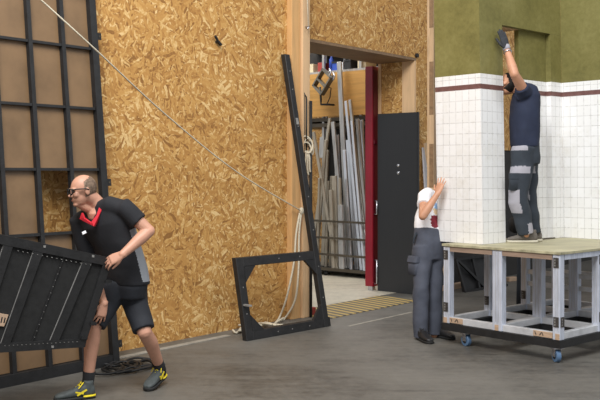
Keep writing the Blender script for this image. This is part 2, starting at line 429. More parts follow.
# storeroom behind the doorway
RK = V((.313, 14.1, 0))
def RP(x, y, dl):
    q0 = RK+d*dl; r = (x-300)/F; t = (r*q0.y-q0.x)/(n.x-r*n.y); p = q0+n*t
    return V((p.x, p.y, CAMH-(y-HOR)/F*p.y))
def RT(t, dl, z): return RK+d*dl+n*t+Z*z
def rbox(bm, t0, t1, d0, d1, z0, z1): return hexa(bm, [RT(t0, d0, z0), RT(t1, d0, z0), RT(t1, d1, z0), RT(t0, d1, z0), RT(t0, d0, z1), RT(t1, d0, z1), RT(t1, d1, z1), RT(t0, d1, z1)])
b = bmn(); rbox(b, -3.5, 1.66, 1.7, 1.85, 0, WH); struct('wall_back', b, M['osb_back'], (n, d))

# red steel door leaf at the far jamb
dr = bmn(); wbox(dr, 2.12, 2.26, -.74, -.62, .06, 3.05); bevel(dr, .004)
door = struct('door_1', dr, M['red'])
b = bmn(); wbox(b, 2.135, 2.25, -.6195, -.612, .12, 3.0); obj('recessed_panel', b, M['darkred'], door)  # darker red paints in the shade on the face turned from the light
for z0, z1 in ((.10, .42), (1.04, 1.22)):
    b = bmn(); p, q = W(2.15, -.60, z0), W(2.15, -.60, z1)
    tube(b, [p-n*.015, p+n*.03, q+n*.03, q-n*.015], .010, 8); obj('handle', b, M['steel'], door, smooth=True)
b = bmn(); bar(b, W(2.13, -.60, 2.02), W(2.26, -.60, 2.02), .015, .05, n); obj('bolt_bar', b, M['darkred'], door)
b = bmn(); wbox(b, 2.13, 2.20, -.70, -.63, 0, .06); obj('bottom_bolt', b, M['steel'], door)

# black sheet standing against the jamb
p0 = W(2.19, -.25, 0)
t = thing('steel_sheet', 'tall matt black sheet panel standing in the doorway right of the red door', 'panel', p0)
b = bmn(); wbox(b, 2.165, 2.198, -.568, .075, 0, 2.4); bevel(b, .003); obj('facing', b, M['blackdoor'], t)
for z in (1.60, 1.70):
    b = bmn(); c = W(2.165, -.235, z); ell(b, c, d*.012, n*.022, Z*.022); obj('bolt', b, M['steel'], t, smooth=True)
b = bmn(); wbox(b, 2.155, 2.165, .06, .075, 0, 2.4); obj('edge_strip', b, M['black'], t)

# lamp, plywood, shelf in the storeroom
b = bmn(); p, q = RP(298, 77, .6), RP(372, 67, .6)
rbox(b, (p-RK).dot(n), (q-RK).dot(n)+.25, .6, .625, 2.53, 3.24)
tag(obj('plywood_board', b, M['ply'], loc=RT(.3, .6, 2.53), uv=(n, d)), 'wide honey coloured plywood board on the storeroom racking', 'board')
t = thing('shelf_rack', 'grey steel shelf rack high up behind the plywood board', 'shelf', RT(.4, .95, 0))
for tt in (-.86, -.455, .30, .95):
    for dl in (.66, 1.25):
        b = bmn(); rbox(b, tt-.022, tt+.022, dl, dl+.04, 0, 4.2); obj('upright', b, M['pole'], t)
b = bmn(); rbox(b, -2.4, 1.3, 1.30, 1.32, 3.2, 4.4); obj('dark_gap_sheet', b, M['darkwall'], t)  # added dark sheet, stands in for the darkness behind the high shelf
b = bmn(); rbox(b, -.92, 1.3, 1.30, 1.32, .1, 2.4); obj('dark_gap_sheet', b, M['darkwall'], t)  # added dark sheet, darkens the gap behind the poles
for z in (2.36, 2.45, 3.24, 3.75):
    b = bmn(); rbox(b, -1.1, 1.1, .64, 1.28, z, z+.04 if z > 3 else z+.06); obj('shelf_board', b, M['pole' if z > 3 else 'rack'], t)
for k, (tt, w, h, dp, mt, nm, lb) in enumerate(((-.16, .09, .15, .3, 'cream', 'carton', 'small cream carton at the left end of the high shelf'),
      (.03, .10, .16, .3, 'redbox', 'carton', 'dark red carton on the high shelf beside the cream one'),
      (.225, .05, .3, .2, 'blue', 'bottle', 'upright blue bottle on the high shelf'),
      (.345, .12, .15, .3, 'blue', 'crate', 'low blue crate on the high shelf'),
      (.46, .09, .13, .25, 'white', 'carton', 'white carton mostly hidden by the long pole on the high shelf'),
      (.60, .12, .16, .3, 'black', 'crate', 'black crate right of the long pole on the high shelf'),
      (.88, .16, .14, .3, 'cream', 'carton', 'pale carton at the right end of the high shelf'))):
    b = bmn(); tt -= .58
    if nm == 'bottle':
        c = RT(tt, .76, 3.28); tube(b, [c, c+Z*.2, c+Z*.24, c+Z*.3], [.04, .04, .016, .016], 16)
        tag(obj(nm, b, M[mt], loc=c, smooth=True), lb, 'bottle')
    else:
        rbox(b, tt-w/2, tt+w/2, .70, .70+dp, 3.28, 3.28+h); bevel(b, .006)
        o = obj(nm, b, M[mt], loc=RT(tt, .85, 3.28)); tag(o, lb, 'box')
        b = bmn()
        if nm == 'carton': rbox(b, tt-.012, tt+.012, .697, .70+dp, 3.28+h, 3.283+h); obj('tape', b, M['ply_edge'], o, loc=None).location = (0, 0, 0)
        else: rbox(b, tt-w/2-.006, tt+w/2+.006, .694, .706+dp, 3.28+h-.025, 3.284+h); obj('rim', b, M['black'], o)
# flood lamp on its wall arm
c = RP(323, 82, .45)
t = thing('work_lamp', 'grey framed work lamp tilted on a bracket in front of plywood', 'lamp', c)
ax = (n*.8+Z*-.62+d*-.2).normalized(); ay = (Z*.8+n*.62).normalized(); ay = (ay-ax*ay.dot(ax)).normalized(); az = ax.cross(ay)
for sgn, a_, b_, ln in ((1, ax, ay, .17), (-1, ax, ay, .17), (1, ay, ax, .14), (-1, ay, ax, .14)):
    b = bmn(); m_ = c+a_*sgn*(.13 if a_ is ax else .16); bar(b, m_-b_*ln, m_+b_*ln, .028, .085, a_); obj('frame_bar', b, M['lampm'], t)
b = bmn(); bar(b, c-ay*.02-ax*.13, c-ay*.02+ax*.13, .025, .09, ay); obj('frame_bar', b, M['lampm'], t)
for k in (-.02, .1):
    b = bmn(); q = c+ay*.19+ax*k; tube(b, [q-az*.04, q+ay*.05, q+ay*.03+ax*.07, q-ay*.03+ax*.08], .016, 8, True); obj('clamp', b, M['steel'], t, smooth=True)
b = bmn(); q = RP(321, 100, .45); q2 = RP(321, 104.5, .45); q3 = RP(329, 104.5, .45)
tube(b, [c-ay*.1, q, q2, q3, q3+d*.13], .018, 8); obj('bracket_arm', b, M['black'], t, smooth=True)
b = bmn(); tube(b, [c+ax*.14, RP(331, 88, .5), RP(330, 97, .52), RP(327, 104, .5)], .008, 8); obj('lamp_cable', b, M['cable'], t, smooth=True)

# rack with leaning poles
t = thing('pole_rack', 'low dark steel rack with horizontal bars holding leaning poles', 'rack', RT(.4, .2, 0))
zs = [(CAMH-(y-HOR)/F*14.1) for y in (220.5, 237, 253.5, 268)]
for k, z in enumerate(zs):
    b = bmn(); bar(b, RT(-.7, 0, z), RT(1.25, 0, z-.012), .03, .032 if k < 3 else .045, d); obj('rail', b, M['rack'], t)
b = bmn(); rbox(b, -.7, 1.25, .02, .62, .07, .11); obj('base_plate', b, M['black'], t)
for tt in (-.66, 1.2):
    for dl in (0, .6):
        b = bmn(); bar(b, RT(tt, dl, .1), RT(tt, dl, zs[0]+.03), .04, .04, d); obj('post', b, M['rack'], t)
for tt, dl in ((.1, .03), (1.1, .03), (.1, .6), (1.1, .6)):
    b = bmn(); c = RT(tt, dl, .036); cyl(b, c-d*.015, c+d*.015, .036, 18); obj('wheel', b, M['black'], t, smooth=True)
poles = [ # top px, bottom px, width m, depth at foot, depth at head, material, words
 (339.3, 62, 349, 262, .085, .30, .50, 'pole', 'longest grey pole reaching up to the high shelf'),
 (346, 101, 361, 263, .05, .16, .40, 'pole_bright', 'shiny pole with its head level with the lamp bracket'),
 (350, 100, 368, 262, .05, .10, .38, 'pole', 'slim grey pole slanting down beside the shiny ones'),
 (357.5, 119, 367, 240, .06, .24, .44, 'pole', 'grey pole standing nearest the red door'),
 (352, 121, 364, 263, .045, .05, .30, 'pole_bright', 'bright tube just left of the pole by the red door'),
 (362, 120, 366, 262, .06, .36, .52, 'pole_bright', 'bright tube half hidden by the red door'),
 (333, 122, 345, 263, .07, .20, .44, 'pole', 'grey pole just left of the longest pole'),
 (336.5, 135, 341, 263, .10, .34, .46, 'pole_bright', 'broad shiny tube in the middle of the rack'),
 (330, 118, 313, 245, .05, .42, .54, 'pole_dull', 'dull batten slanting down to the left'),
 (313.5, 132, 336, 263, .05, .06, .26, 'pole_dull', 'dull batten slanting right across the front'),
 (322.5, 137, 321.5, 158, .09, .50, .54, 'pole', 'short wide grey tube at the back left'),
 (326, 140, 316, 264, .05, .14, .34, 'pole_dull', 'pale batten leaning left beside the rope coil'),
 (334.5, 176, 336, 264, .085, .08, .20, 'pole_dull', 'short beige batten in the middle front'),
 (330.8, 190, 333.5, 264, .06, .035, .12, 'pole_dull', 'shorter beige batten in the front row'),
 (339.8, 178, 341, 264, .04, .05, .15, 'pole_dull', 'thin beige batten right of the short ones'),
 (340.5, 205, 342, 264, .09, .02, .09, 'pole', 'shortest wide grey tube at the front'),
 (328.4, 181, 326, 264, .04, .22, .34, 'pole_dull', 'thin short batten left of centre'),
 (331.5, 176, 330, 264, .04, .28, .36, 'pole_dull', 'narrow batten behind the front row'),
 (344.5, 150, 351, 264, .055, .12, .30, 'pole_bright', 'bright tube right of the broad shiny one'),
 (348, 140, 356.5, 264, .07, .22, .42, 'pole_bright', 'wide bright tube right of the middle'),
 (327, 150, 323, 264, .07, .32, .45, 'pole_dull', 'wide dull batten at the left back'),
 (319.5, 178, 317.6, 262, .04, .05, .15, 'pole_dull', 'thin pale batten at the far left of the rack'),
]
for xt, yt, xb, yb, w, d0, d1, mt, lb in poles:
    a_, c_ = RP(xb, yb, d0), RP(xt, yt, d1)
    s_ = a_ + (c_-a_)*((a_.z-.11)/(a_.z-c_.z)) if abs(a_.z-.11) > .001 and yb > 225 else a_
    b = bmn(); bar(b, s_, c_, w, .035, n)
    bevel(b, .004, 1)
    tag(obj('pole', b, M[mt], loc=s_), lb+', stacked in the storeroom rack', 'pole', 'poles leaning in the storeroom rack')
# beam under the plywood already part of the shelf rack

# ------------------------------------------------------------------ scenery set on the wagon
z0, z1 = .936, 4.25
base = S(-.25, .1, z0)
t = thing('scenery_column', 'corner column of olive paint over white tiles at platform edge', 'stage set', base)
b = bmn()
pts = [(-.535, 0), (0, 0), (0, .36), (-.03, .36), (-.03, .03), (-.535, .03)]
lo = [b.verts.new(S(a, c, z0)) for a, c in pts]; hi = [b.verts.new(S(a, c, z1)) for a, c in pts]
for i in range(6): b.faces.new((lo[i], lo[(i+1) % 6], hi[(i+1) % 6], hi[i]))
b.faces.new(lo[::-1]); b.faces.new(hi); obj('tiled_facing', b, M['paint'], t, uv=SUV)
for a0, c0 in ((-.40, .031), (-.22, .031), (-.075, .27)):
    b = bmn(); sbox(b, a0, a0+.045, c0, c0+.045, z0, z1); obj('stud', b, M['stud'], t)
t = thing('scenery_doorway', 'olive and tiled doorway section of the set behind the climbing man', 'stage set', S(-.03, .9, z0))
b = bmn(); sbox(b, -.06, 0, .361, 1.38, 3.015, z1); obj('header', b, M['paint'], t, uv=SUV)
b = bmn(); sbox(b, -.06, 0, 1.185, 1.38, z0, 3.014); obj('jamb', b, M['paint'], t, uv=SUV)
b = bmn(); sbox(b, -.11, -.061, .715, 1.25, z0, 3.05); obj('recessed_panel', b, M['paint'], t, uv=SUV)
b = bmn(); sbox(b, -.48, -.061, .361, .71, 3.012, 3.04); obj('lintel_board', b, M['pine_pale'], t)
b = bmn(); sbox(b, .005, .03, .76, 1.17, z0, z0+.012); obj('threshold', b, M['rack'], t)
t = thing('scenery_wall', 'olive and white tiled wall section right of the set doorway', 'stage set', S(.4, 1.36, z0))
b = bmn(); sbox(b, .001, .90, 1.38, 1.41, z0, z1); obj('tiled_facing', b, M['paint'], t, uv=SUV)
for a0 in (.02, .45, .85):
    b = bmn(); sbox(b, a0, a0+.045, 1.411, 1.456, z0, z1); obj('stud', b, M['stud'], t)
# free timber post behind the column
p = G(431.8, 327.5); b = bmn(); obox(b, p-d*.03-n*.04, d*.06, n*.08, (0, 0, 4.3)); bevel(b, .003, 1)
o = tag(obj('timber_post', b, M['stud'], loc=p), 'tall pale timber post rising left of the tiled column', 'post')
for z_, h_ in ((1.45, .45), (2.2, .55), (3.1, .5)):
    b = bmn(); obox(b, p-d*.031-n*.012+Z*z_, d*.002, n*.05, (0, 0, h_)); obj('jointed_insert', b, M['rough'], o)

# ------------------------------------------------------------------ wagon
t = thing('platform_wagon', 'wheeled aluminium frame platform with worn board deck carrying the set', 'platform', Q(.62, .93, 0))
A1, B1 = 1.24, 1.90
b = bmn(); qbox(b, -.012, A1+.012, -.012, B1+.012, .912, .935); bevel(b, .002, 1); obj('deck', b, M['deck'], t)
for q in ((.075, .55, 0, .03, .865, .911), (.66, A1-.075, 0, .03, .865, .911), (.075, .55, B1-.03, B1, .865, .911), (.66, A1-.075, B1-.03, B1, .865, .911)):
    b = bmn(); qbox(b, *q); obj('fascia', b, M['ply_edge'], t)
bs = (0, .63, 1.26, 1.83); as_ = (0, .555, 1.17)
for i, bb in enumerate(bs[:-1]):
    for a0 in (0, A1-.03):
        b = bmn(); qbox(b, a0, a0+.03, bb+.075, bs[i+1]-.005, .865, .911); obj('side_rail', b, M['alu'], t)
for bb in bs:
    for a0 in as_:
        w = .10 if a0 == .555 else .07
        b = bmn(); qbox(b, a0, a0+w, bb, bb+.07, .191, .911); bevel(b, .003, 1); lg = obj('leg', b, M['alu'], t)
        b = bmn()
        for gx in (.36, .64): qbox(b, a0+w*gx-.0015, a0+w*gx+.0015, bb-.0015, bb+.001, .27, .9)
        obj('groove', b, M['pole'], lg)
for bb in bs:
    for a0, a1 in ((.07, .555), (.655, 1.17)):
        b = bmn(); qbox(b, a0, a1, bb+.01, bb+.06, .191, .25); bevel(b, .003, 1); obj('cross_rail', b, M['alu2'], t)
for a0 in as_:
    w = .10 if a0 == .555 else .07
    for i in range(3):
        b = bmn(); qbox(b, a0+.01, a0+w-.01, bs[i]+.07, bs[i+1], .191, .25); bevel(b, .003, 1); obj('long_rail', b, M['alu2'], t)
for bb, z in ((1.26, .56), (1.26, .44), (1.83, .72), (1.83, .52)):
    for a0, a1 in ((.07, .555), (.655, 1.17)):
        b = bmn(); qbox(b, a0, a1, bb+.02, bb+.05, z, z+.045); obj('middle_rail', b, M['alu2'], t)
b = bmn()
for q in ((-.01, A1+.01, -.015, .07), (-.01, A1+.01, B1-.07, B1+.01), (-.01, .09, .07, B1-.07), (A1-.09, A1+.01, .07, B1-.07), (.555, .655, .07, B1-.07), (.09, .555, .63, .70), (.655, A1-.09, .63, .70), (.09, .555, 1.26, 1.33), (.655, A1-.09, 1.26, 1.33)):
    qbox(b, *q, .125, .190)
obj('base_frame', b, M['blackw'], t)
# wood blocks along the foot of the front
for a0, a1 in ((.072, .22), (.98, 1.168)):
    b = bmn(); qbox(b, a0, a1, -.003, .012, .20, .248); bevel(b, .002, 1); bl = obj('wood_block', b, M['block'], t)
    b = bmn()
    for k in range(3):
        aa = a0+.03+k*.035; bar(b, Q(aa, -.0035, .212), Q(aa+(.02 if k % 2 else -.012), -.0035, .24), .008, .002, u)
    obj('pencil_mark', b, M['hinge'], bl)
for a0 in (.60, 1.215, .02):
    b = bmn(); qbox(b, a0-.018, a0+.022, -.004, .0, .195, .245); obj('wood_block', b, M['block'], t)
# hinge plates
def hinge(a0, bb, z, face):
    b = bmn()
    if face == 'f': qbox(b, a0, a0+.05, bb-.006, bb-.001, z, z+.085)
    else: qbox(b, a0+.001, a0+.006, bb, bb+.05, z, z+.085)
    h = obj('hinge_plate', b, M['hinge'], t); b = bmn()
    for k in (.012, .035, .058):
        if face == 'f': qbox(b, a0+.01, a0+.022, bb-.008, bb-.005, z+k, z+k+.014)
        else: qbox(b, a0+.006, a0+.008, bb+.01, bb+.022, z+k, z+k+.014)
    obj('hinge_slot', b, M['white_mark'], h)
for a0, bb, z, f in ((.005, 0, .79, 'f'), (.005, 0, .30, 'f'), (1.18, 0, .80, 'f'), (1.18, 0, .30, 'f'), (1.24, .635, .79, 's'), (1.24, .635, .28, 's'),
                     (.01, .63, .30, 'f'), (.01, .63, .82, 'f'), (.01, 1.26, .30, 'f'), (1.24, .01, .30, 's')):
    hinge(a0, bb, z, f)
for a0, bb, ang in ((.24, .035, .5), (1.19, .03, .2), (.08, 1.0, 1.2), (1.18, 1.05, .7), (.1, 1.8, .4), (1.15, 1.82, 2.0)):
    c = Q(a0, bb, .053); ca = V((math.cos(ang), math.sin(ang), 0)); fw = V((-ca.y, ca.x, 0))
    k_ = bmn(); obox(k_, c-ca*.045-fw*.04+Z*.062, ca*.09, fw*.08, (0, 0, .009)); cs = obj('castor', k_, M['steel'], t)
    for s_ in (-1, 1):
        b = bmn(); bar(b, c+ca*.028*s_+Z*-.005, c+ca*.028*s_+Z*.064, .004, .05, ca); obj('fork', b, M['steel'], cs)
    b = bmn(); cyl(b, c-ca*.02, c+ca*.02, .053, 28); bevel(b, .004, 1); obj('tyre', b, M['bluewheel'], cs, smooth=False)
    b = bmn(); cyl(b, c-ca*.023, c+ca*.023, .026, 18); obj('wheel_hub', b, M['black'], cs)

# ------------------------------------------------------------------ things behind the wagon
p = G(465, 292.5); e = W((G(465, 292)-O3).dot(d)+1.0, .55, 0)-p; e.z = 0; e = e.normalized(); bk = V((-e.y, e.x, 0))
t = thing('braced_frame', 'low black braced panel lying behind the wheeled platform', 'scenery frame', p+e*.5)
b = bmn(); obox(b, p+e*.02+bk*.04, e*1.0, bk*.02, Z*.42+bk*.10); obj('panel', b, M['black'], t)
for a_, c_ in ((p, p+Z*.44+bk*.08-e*.1), (p+e*.5+bk*.02, p-e*.06+Z*.42+bk*.08), (p-e*.1+Z*.43+bk*.08, p+e*1.0+Z*.43+bk*.11), (p, p+e*1.0), (p+e*.36+bk*.02, p+e*.3+Z*.42+bk*.1)):
    b = bmn(); bar(b, a_+Z*.015, c_+Z*.015, .035, .03, e); obj('strut', b, M['blackw'], t)
for x0, x1, y0, y1, h, lb in ((443, 463, 291, 287, .07, 'raw timber offcut on the floor seen left through the platform legs'), (507, 515.5, 281.5, 280.5, .06, 'short timber offcut on the floor seen mid platform')):
    a_, c_ = G(x0, y0), G(x1, y1); b = bmn(); bar(b, a_+Z*h/2, c_+Z*h/2, h, .09, Z); bevel(b, .003, 1)
    tag(obj('timber_offcut', b, M['block'], loc=a_), lb, 'timber')
p = G(520.5, 309)  # simple stand-in for a dark upright of unclear identity
t = thing('dark_upright', 'dark upright shape on the floor behind the platform', 'stand', p)
b = bmn(); tube(b, [p+Z*.02, p+Z*.3, p+Z*.95], [.05, .045, .04], 16); obj('post', b, M['work_dark'], t, smooth=True)
b = bmn(); ell(b, p+Z*.99+V((-.06, 0, 0)), (.09, 0, 0), (0, .08, 0), (0, 0, .1)); obj('round_head', b, M['black'], t, smooth=True)
b = bmn(); cyl(b, p, p+Z*.02, .12, 24); obj('foot_plate', b, M['black'], t)
# leaning offcuts beside the timber post
a_, c_ = W(2.42, .16, 0), W(2.43, .02, 1.94)
b = bmn(); bar(b, a_, c_, .15, .018, d); tag(obj('white_board', b, M['white'], loc=a_), 'narrow white board leaning between black panel and timber post', 'board')
a_, c_ = W(2.56, .30, 0), W(2.375, .06, 2.0)
b = bmn(); bar(b, a_+Z*.005, c_, .06, .03, d); tag(obj('timber_batten', b, M['stud'], loc=a_), 'slanting timber batten leaning in front of the white board', 'timber')

# ------------------------------------------------------------------ big glazed frame leaning on the left wall
FB = V((-1.55, 7.58, 0))+n*.03; LEAN = .33/3.1
def FW(s, o, z): return FB+d*s+n*(o-z*LEAN)+Z*z
def fbox(bm, s0, s1, o0, o1, z0_, z1_): return hexa(bm, [FW(s0, o0, z0_), FW(s1, o0, z0_), FW(s1, o1, z0_), FW(s0, o1, z0_), FW(s0, o0, z1_), FW(s1, o0, z1_), FW(s1, o1, z1_), FW(s0, o1, z1_)])
t = thing('glazed_frame', 'large black gridded window frame with brown panes leaning on chipboard wall', 'window frame', FW(-.8, 0, 0))
NC = 6; CW = .318; HZ = [.085+.515*k for k in range(7)]; FT = HZ[-1]+.05
b = bmn(); fbox(b, -.07, -.005, -.035, .03, 0, FT); obj('stile', b, M['blackw'], t)
b = bmn(); fbox(b, -NC*CW-.075, -NC*CW, -.035, .03, 0, FT); obj('stile', b, M['blackw'], t)
b = bmn(); fbox(b, -NC*CW, -.075, -.035, .03, .0, .085); obj('rail', b, M['blackw'], t)
b = bmn(); fbox(b, -NC*CW, -.075, -.035, .03, FT-.08, FT); obj('rail', b, M['blackw'], t)
cols = [-.0375-CW*k for k in range(NC+1)]
for k in range(1, NC):
    b = bmn(); fbox(b, cols[k]-.018, cols[k]+.018, -.02, .022, .085, FT-.08); obj('glazing_bar', b, M['blackw'], t)
for z in HZ[1:-1]:
    b = bmn(); fbox(b, -NC*CW, -.075, -.018, .016, z-.011, z+.011); obj('glazing_bar', b, M['blackw'], t)
for k in range(NC):
    for j in range(6):
        if (k, j) == (1, 2): continue
        b = bmn(); fbox(b, cols[k+1]+.01, cols[k]-.01, -.026, -.021, HZ[j]+.005, HZ[j+1]-.005); obj('pane', b, M['pane'], t)
for z in (.16, 1.52, 2.78):
    b = bmn(); fbox(b, 0, .055, -.01, .0, z-.03, z+.03); br = obj('bracket', b, M['black'], t)
    b = bmn(); cyl(b, FW(.035, -.003, z), FW(.035, .004, z), .008, 12); obj('screw', b, M['rack'], br)

# ------------------------------------------------------------------ black frame with a tall stile leaning on the post
BB = G(328, 326); e = (G(245, 341)-BB).normalized(); kk = V((e.y, -e.x, 0))
if kk.y < 0: kk = -kk
LN = .565/2.885
def LF(s, o, z): return BB+e*(s+.008*z)+kk*(z*LN+o)+Z*z
def lbox(bm, s0, s1, o0, o1, z0_, z1_): return hexa(bm, [LF(s0, o0, z0_), LF(s1, o0, z0_), LF(s1, o1, z0_), LF(s0, o1, z0_), LF(s0, o0, z1_), LF(s1, o0, z1_), LF(s1, o1, z1_), LF(s0, o1, z1_)])
WD = (G(245, 341)-BB).length; HT = .78
t = thing('scenery_frame', 'black L shaped timber frame with tall stile leaning against post', 'scenery frame', LF(WD/2, 0, 0))
b = bmn(); lbox(b, .005, .08, -.03, .035, 0, 2.885); bevel(b, .004, 1); st = obj('tall_stile', b, M['blackw'], t)
b = bmn(); lbox(b, WD-.09, WD, -.03, .035, 0, HT); bevel(b, .004, 1); obj('short_stile', b, M['blackw'], t)
b = bmn(); lbox(b, .085, WD-.09, -.03, .035, HT-.085, HT); bevel(b, .004, 1); obj('rail', b, M['blackw'], t)
b = bmn(); lbox(b, .085, WD-.09, -.03, .035, 0, .085); bevel(b, .004, 1); obj('rail', b, M['blackw'], t)
for (s0, sg) in ((.085, 1), (WD-.09, -1)):
    for (z_, zg) in ((.085, 1), (HT-.085, -1)):
        b = bmn(); tri = [(s0, z_), (s0+sg*.15, z_), (s0, z_+zg*.15)]
        f0 = [b.verts.new(LF(a, -.03, c)) for a, c in tri]; f1 = [b.verts.new(LF(a, .0, c)) for a, c in tri]
        b.faces.new(f0); b.faces.new(f1[::-1])
        for i in range(3): b.faces.new((f0[i], f0[(i+1) % 3], f1[(i+1) % 3], f1[i]))
        obj('gusset', b, M['black'], t)
for k, (s_, z_) in enumerate([(.04, .3), (.04, .62), (.04, 1.0), (.04, 1.35), (.04, 2.1), (.04, 2.5), (.04, 2.7), (.3, .04), (.55, .04), (.75, .04), (.3, HT-.04), (.6, HT-.04), (WD-.045, .25), (WD-.045, .5)]):
    b = bmn(); c = LF(s_, -.03, z_); ell(b, c, e*.007, kk*.004, Z*.007, 8, 6); obj('screw', b, M['white_mark'], t)
b = bmn(); lbox(b, .025, .06, -.035, -.029, 2.12, 2.19); obj('label_patch', b, M['white_mark'], t)
b = bmn(); lbox(b, -.035, .0, -.01, .02, .0, .09); obj('foot_block', b, M['black'], t)
b = bmn(); lbox(b, WD-.045, WD-.01, -.12, -.03, .33, .345); obj('wing_bolt', b, M['white_mark'], t)

# ------------------------------------------------------------------ ropes, rods, cables
def sm(pts, k=8):
    out = []; P = [V(p) for p in pts]
    for i in range(len(P)-1):
        a, b_, c_, e_ = P[max(i-1, 0)], P[i], P[i+1], P[min(i+2, len(P)-1)]
        for j in range(k):
            t_ = j/k; out.append(.5*((2*b_)+(c_-a)*t_+(2*a-5*b_+4*c_-e_)*t_**2+(3*b_-a-3*c_+e_)*t_**3))
    return out+[P[-1]]
knot = PX(301.5, 211, 9.86)
b = bmn()
tube(b, sm([PX(24, -14, 6.65), PX(41, 0, 6.8), PX(97, 51, 7.15), PX(165, 114, 8.0), PX(237, 172, 8.95), knot], 10), .0065, 8)
ro = tag(obj('rope', b, M['rope'], loc=knot, smooth=True), 'thin pale rope slung diagonally across the chipboard wall to post', 'rope')
t = thing('hanging_rope', 'pale rope hanging down the post behind the black frame', 'rope', G(284, 322))
for pts in ([knot, PX(299, 235, 9.84), PX(298.5, 270, 9.78), PX(295, 300, 9.76), PX(285, 318, 9.8), G(281, 321)+Z*.01],
            [knot-V((.02, 0, .02)), PX(296, 235, 9.8), PX(294, 262, 9.74), PX(287, 296, 9.7), PX(280, 316, 9.75), G(276, 323)+Z*.01]):
    b = bmn(); tube(b, sm(pts), .011, 8); obj('strand', b, M['rope'], t, smooth=True)
b = bmn(); ell(b, knot, (.03, 0, 0), (0, .03, 0), (0, 0, .04)); obj('knot', b, M['rope'], t, smooth=True)
random.seed(3)
b = bmn(); pts = []
for k in range(26):
    f = k/25; x = 232+f*48; y = 334.5-f*11+random.uniform(-3.2, 2.5); pts.append(G(x+random.uniform(-9, 9), min(y, 337.5))+Z*random.uniform(.012, .05))
tube(b, sm(pts, 6), .011, 8)
tag(obj('rope_tangle', b, M['rope'], loc=G(255, 330), smooth=True), 'tangled pale rope lying along the foot of the chipboard wall', 'rope')
random.seed(5)
b = bmn(); pts = []; c0 = G(129, 368.5)
for k in range(70):
    a = k*.62; rr = .12+.045*math.sin(k*.37); cx = c0+V(((-.17+.34*(k/69))*1.0, (-.16+.34*(k/69)), 0))
    pts.append(cx+V((math.cos(a)*rr*1.05, math.sin(a)*rr*1.35, .012+.018*abs(math.sin(k*1.9)))))
tube(b, sm(pts, 4), .010, 8)
tag(obj('cable_coil', b, M['cable'], loc=c0, smooth=True), 'loose coil of black cable on the floor behind the man', 'cable')
# rope hank on a hook, rods beside the post
hk = PX(308.2, 144.5, 10.0)
t = thing('rope_hank', 'coiled pale rope hank hanging on the post edge in doorway', 'rope', hk)
random.seed(11)
for k in range(9):
    b = bmn(); c = hk+V((random.uniform(-.03, .025), -.008*k, random.uniform(-.05, .0))); ra, rb, ph = random.uniform(.035, .06), random.uniform(.06, .10), random.uniform(-.7, .7)
    pts = []
    for i in range(20):
        a = 2*PI*i/20; x_, z_ = math.cos(a)*ra, math.sin(a)*rb; pts.append(c+V((x_*math.cos(ph)-z_*math.sin(ph), math.sin(a*2+k)*.014, x_*math.sin(ph)+z_*math.cos(ph))))
    tube(b, pts, .008, 8, closed=True); obj('loop', b, M['rope'], t, smooth=True)
for k in range(3):
    b = bmn(); x = 306+k*1.6; tube(b, sm([hk+V((-.03, -.03, -.05)), PX(x, 156, 9.93), PX(x-.8+.6*k, 168, 9.94), PX(x+1, 178-3*k, 9.95)]), .010, 8); obj('tail', b, M['rope'], t, smooth=True)
p = G(308.3, 317)+n*.035; b = bmn(); tube(b, [p, p+Z*2.4], .017, 12); tag(obj('black_pole', b, M['black'], loc=p, smooth=True), 'straight black pole standing upright against the doorway post', 'pole')
for x, yt, yb in ((304.2, 93.5, 172), (306.4, 97, 150)):
    p = PX(x, yb, 9.94); q = PX(x, yt, 9.94); b = bmn(); tube(b, [p, q], .008, 10)
    o = tag(obj('thin_rod', b, M['black'], loc=p, smooth=True), ('longer' if x < 305 else 'shorter')+' thin dark rod fixed upright on the post beside rope hank', 'rod')
    b = bmn(); tube(b, [q, q+V((-.012, 0, .015)), q+V((-.03, -.005, .05))], .007, 8); obj('hooked_tip', b, M['black'], o, smooth=True)
# small fittings on the walls
def wpt(x, y, off=0):
    r = (x-300)/F; o_ = O3+n*off; s = (r*o_.y-o_.x)/(d.x-r*d.y); p = o_+d*s; return V((p.x, p.y, CAMH-(y-HOR)/F*p.y))
c = wpt(216, 42); b = bmn(); tube(b, [c+n*0, c+n*.03, c+n*.04-d*.05+Z*.05], .014, 8); bar(b, c+n*.03, c+n*.03+d*.04-Z*.03, .03, .02, n)
tag(obj('wall_hook', b, M['black'], loc=c), 'small black hook on the upper chipboard wall', 'hook')
c = wpt(416, 55.5); b = bmn(); cyl(b, c, c+n*.03, .028, 14); tag(obj('wall_bolt', b, M['black'], loc=c), 'small black bolt head above the doorway corner', 'bolt')
c = wpt(305.5, 27, .1); t = thing('post_hook', 'little metal hook with white cord high on the pine post', 'hook', c)
b = bmn(); tube(b, [c-n*.01, c+n*.05, c+n*.06-d*.04-Z*.03], .01, 8); obj('hook', b, M['steel'], t, smooth=True)
b = bmn(); tube(b, [c+n*.04, c+n*.02+Z*.4, c+n*.015+Z*1.2], .006, 8); obj('cord', b, M['rope'], t, smooth=True)
b = bmn(); c = W(-.08, .02, 0); obox(b, c-d*.02-n*.05, d*.12, n*.1, Z*.09); bevel(b, .004, 1)
tag(obj('wood_offcut', b, M['redbox'], loc=c), 'reddish wood offcut at the foot of the pine post', 'timber')

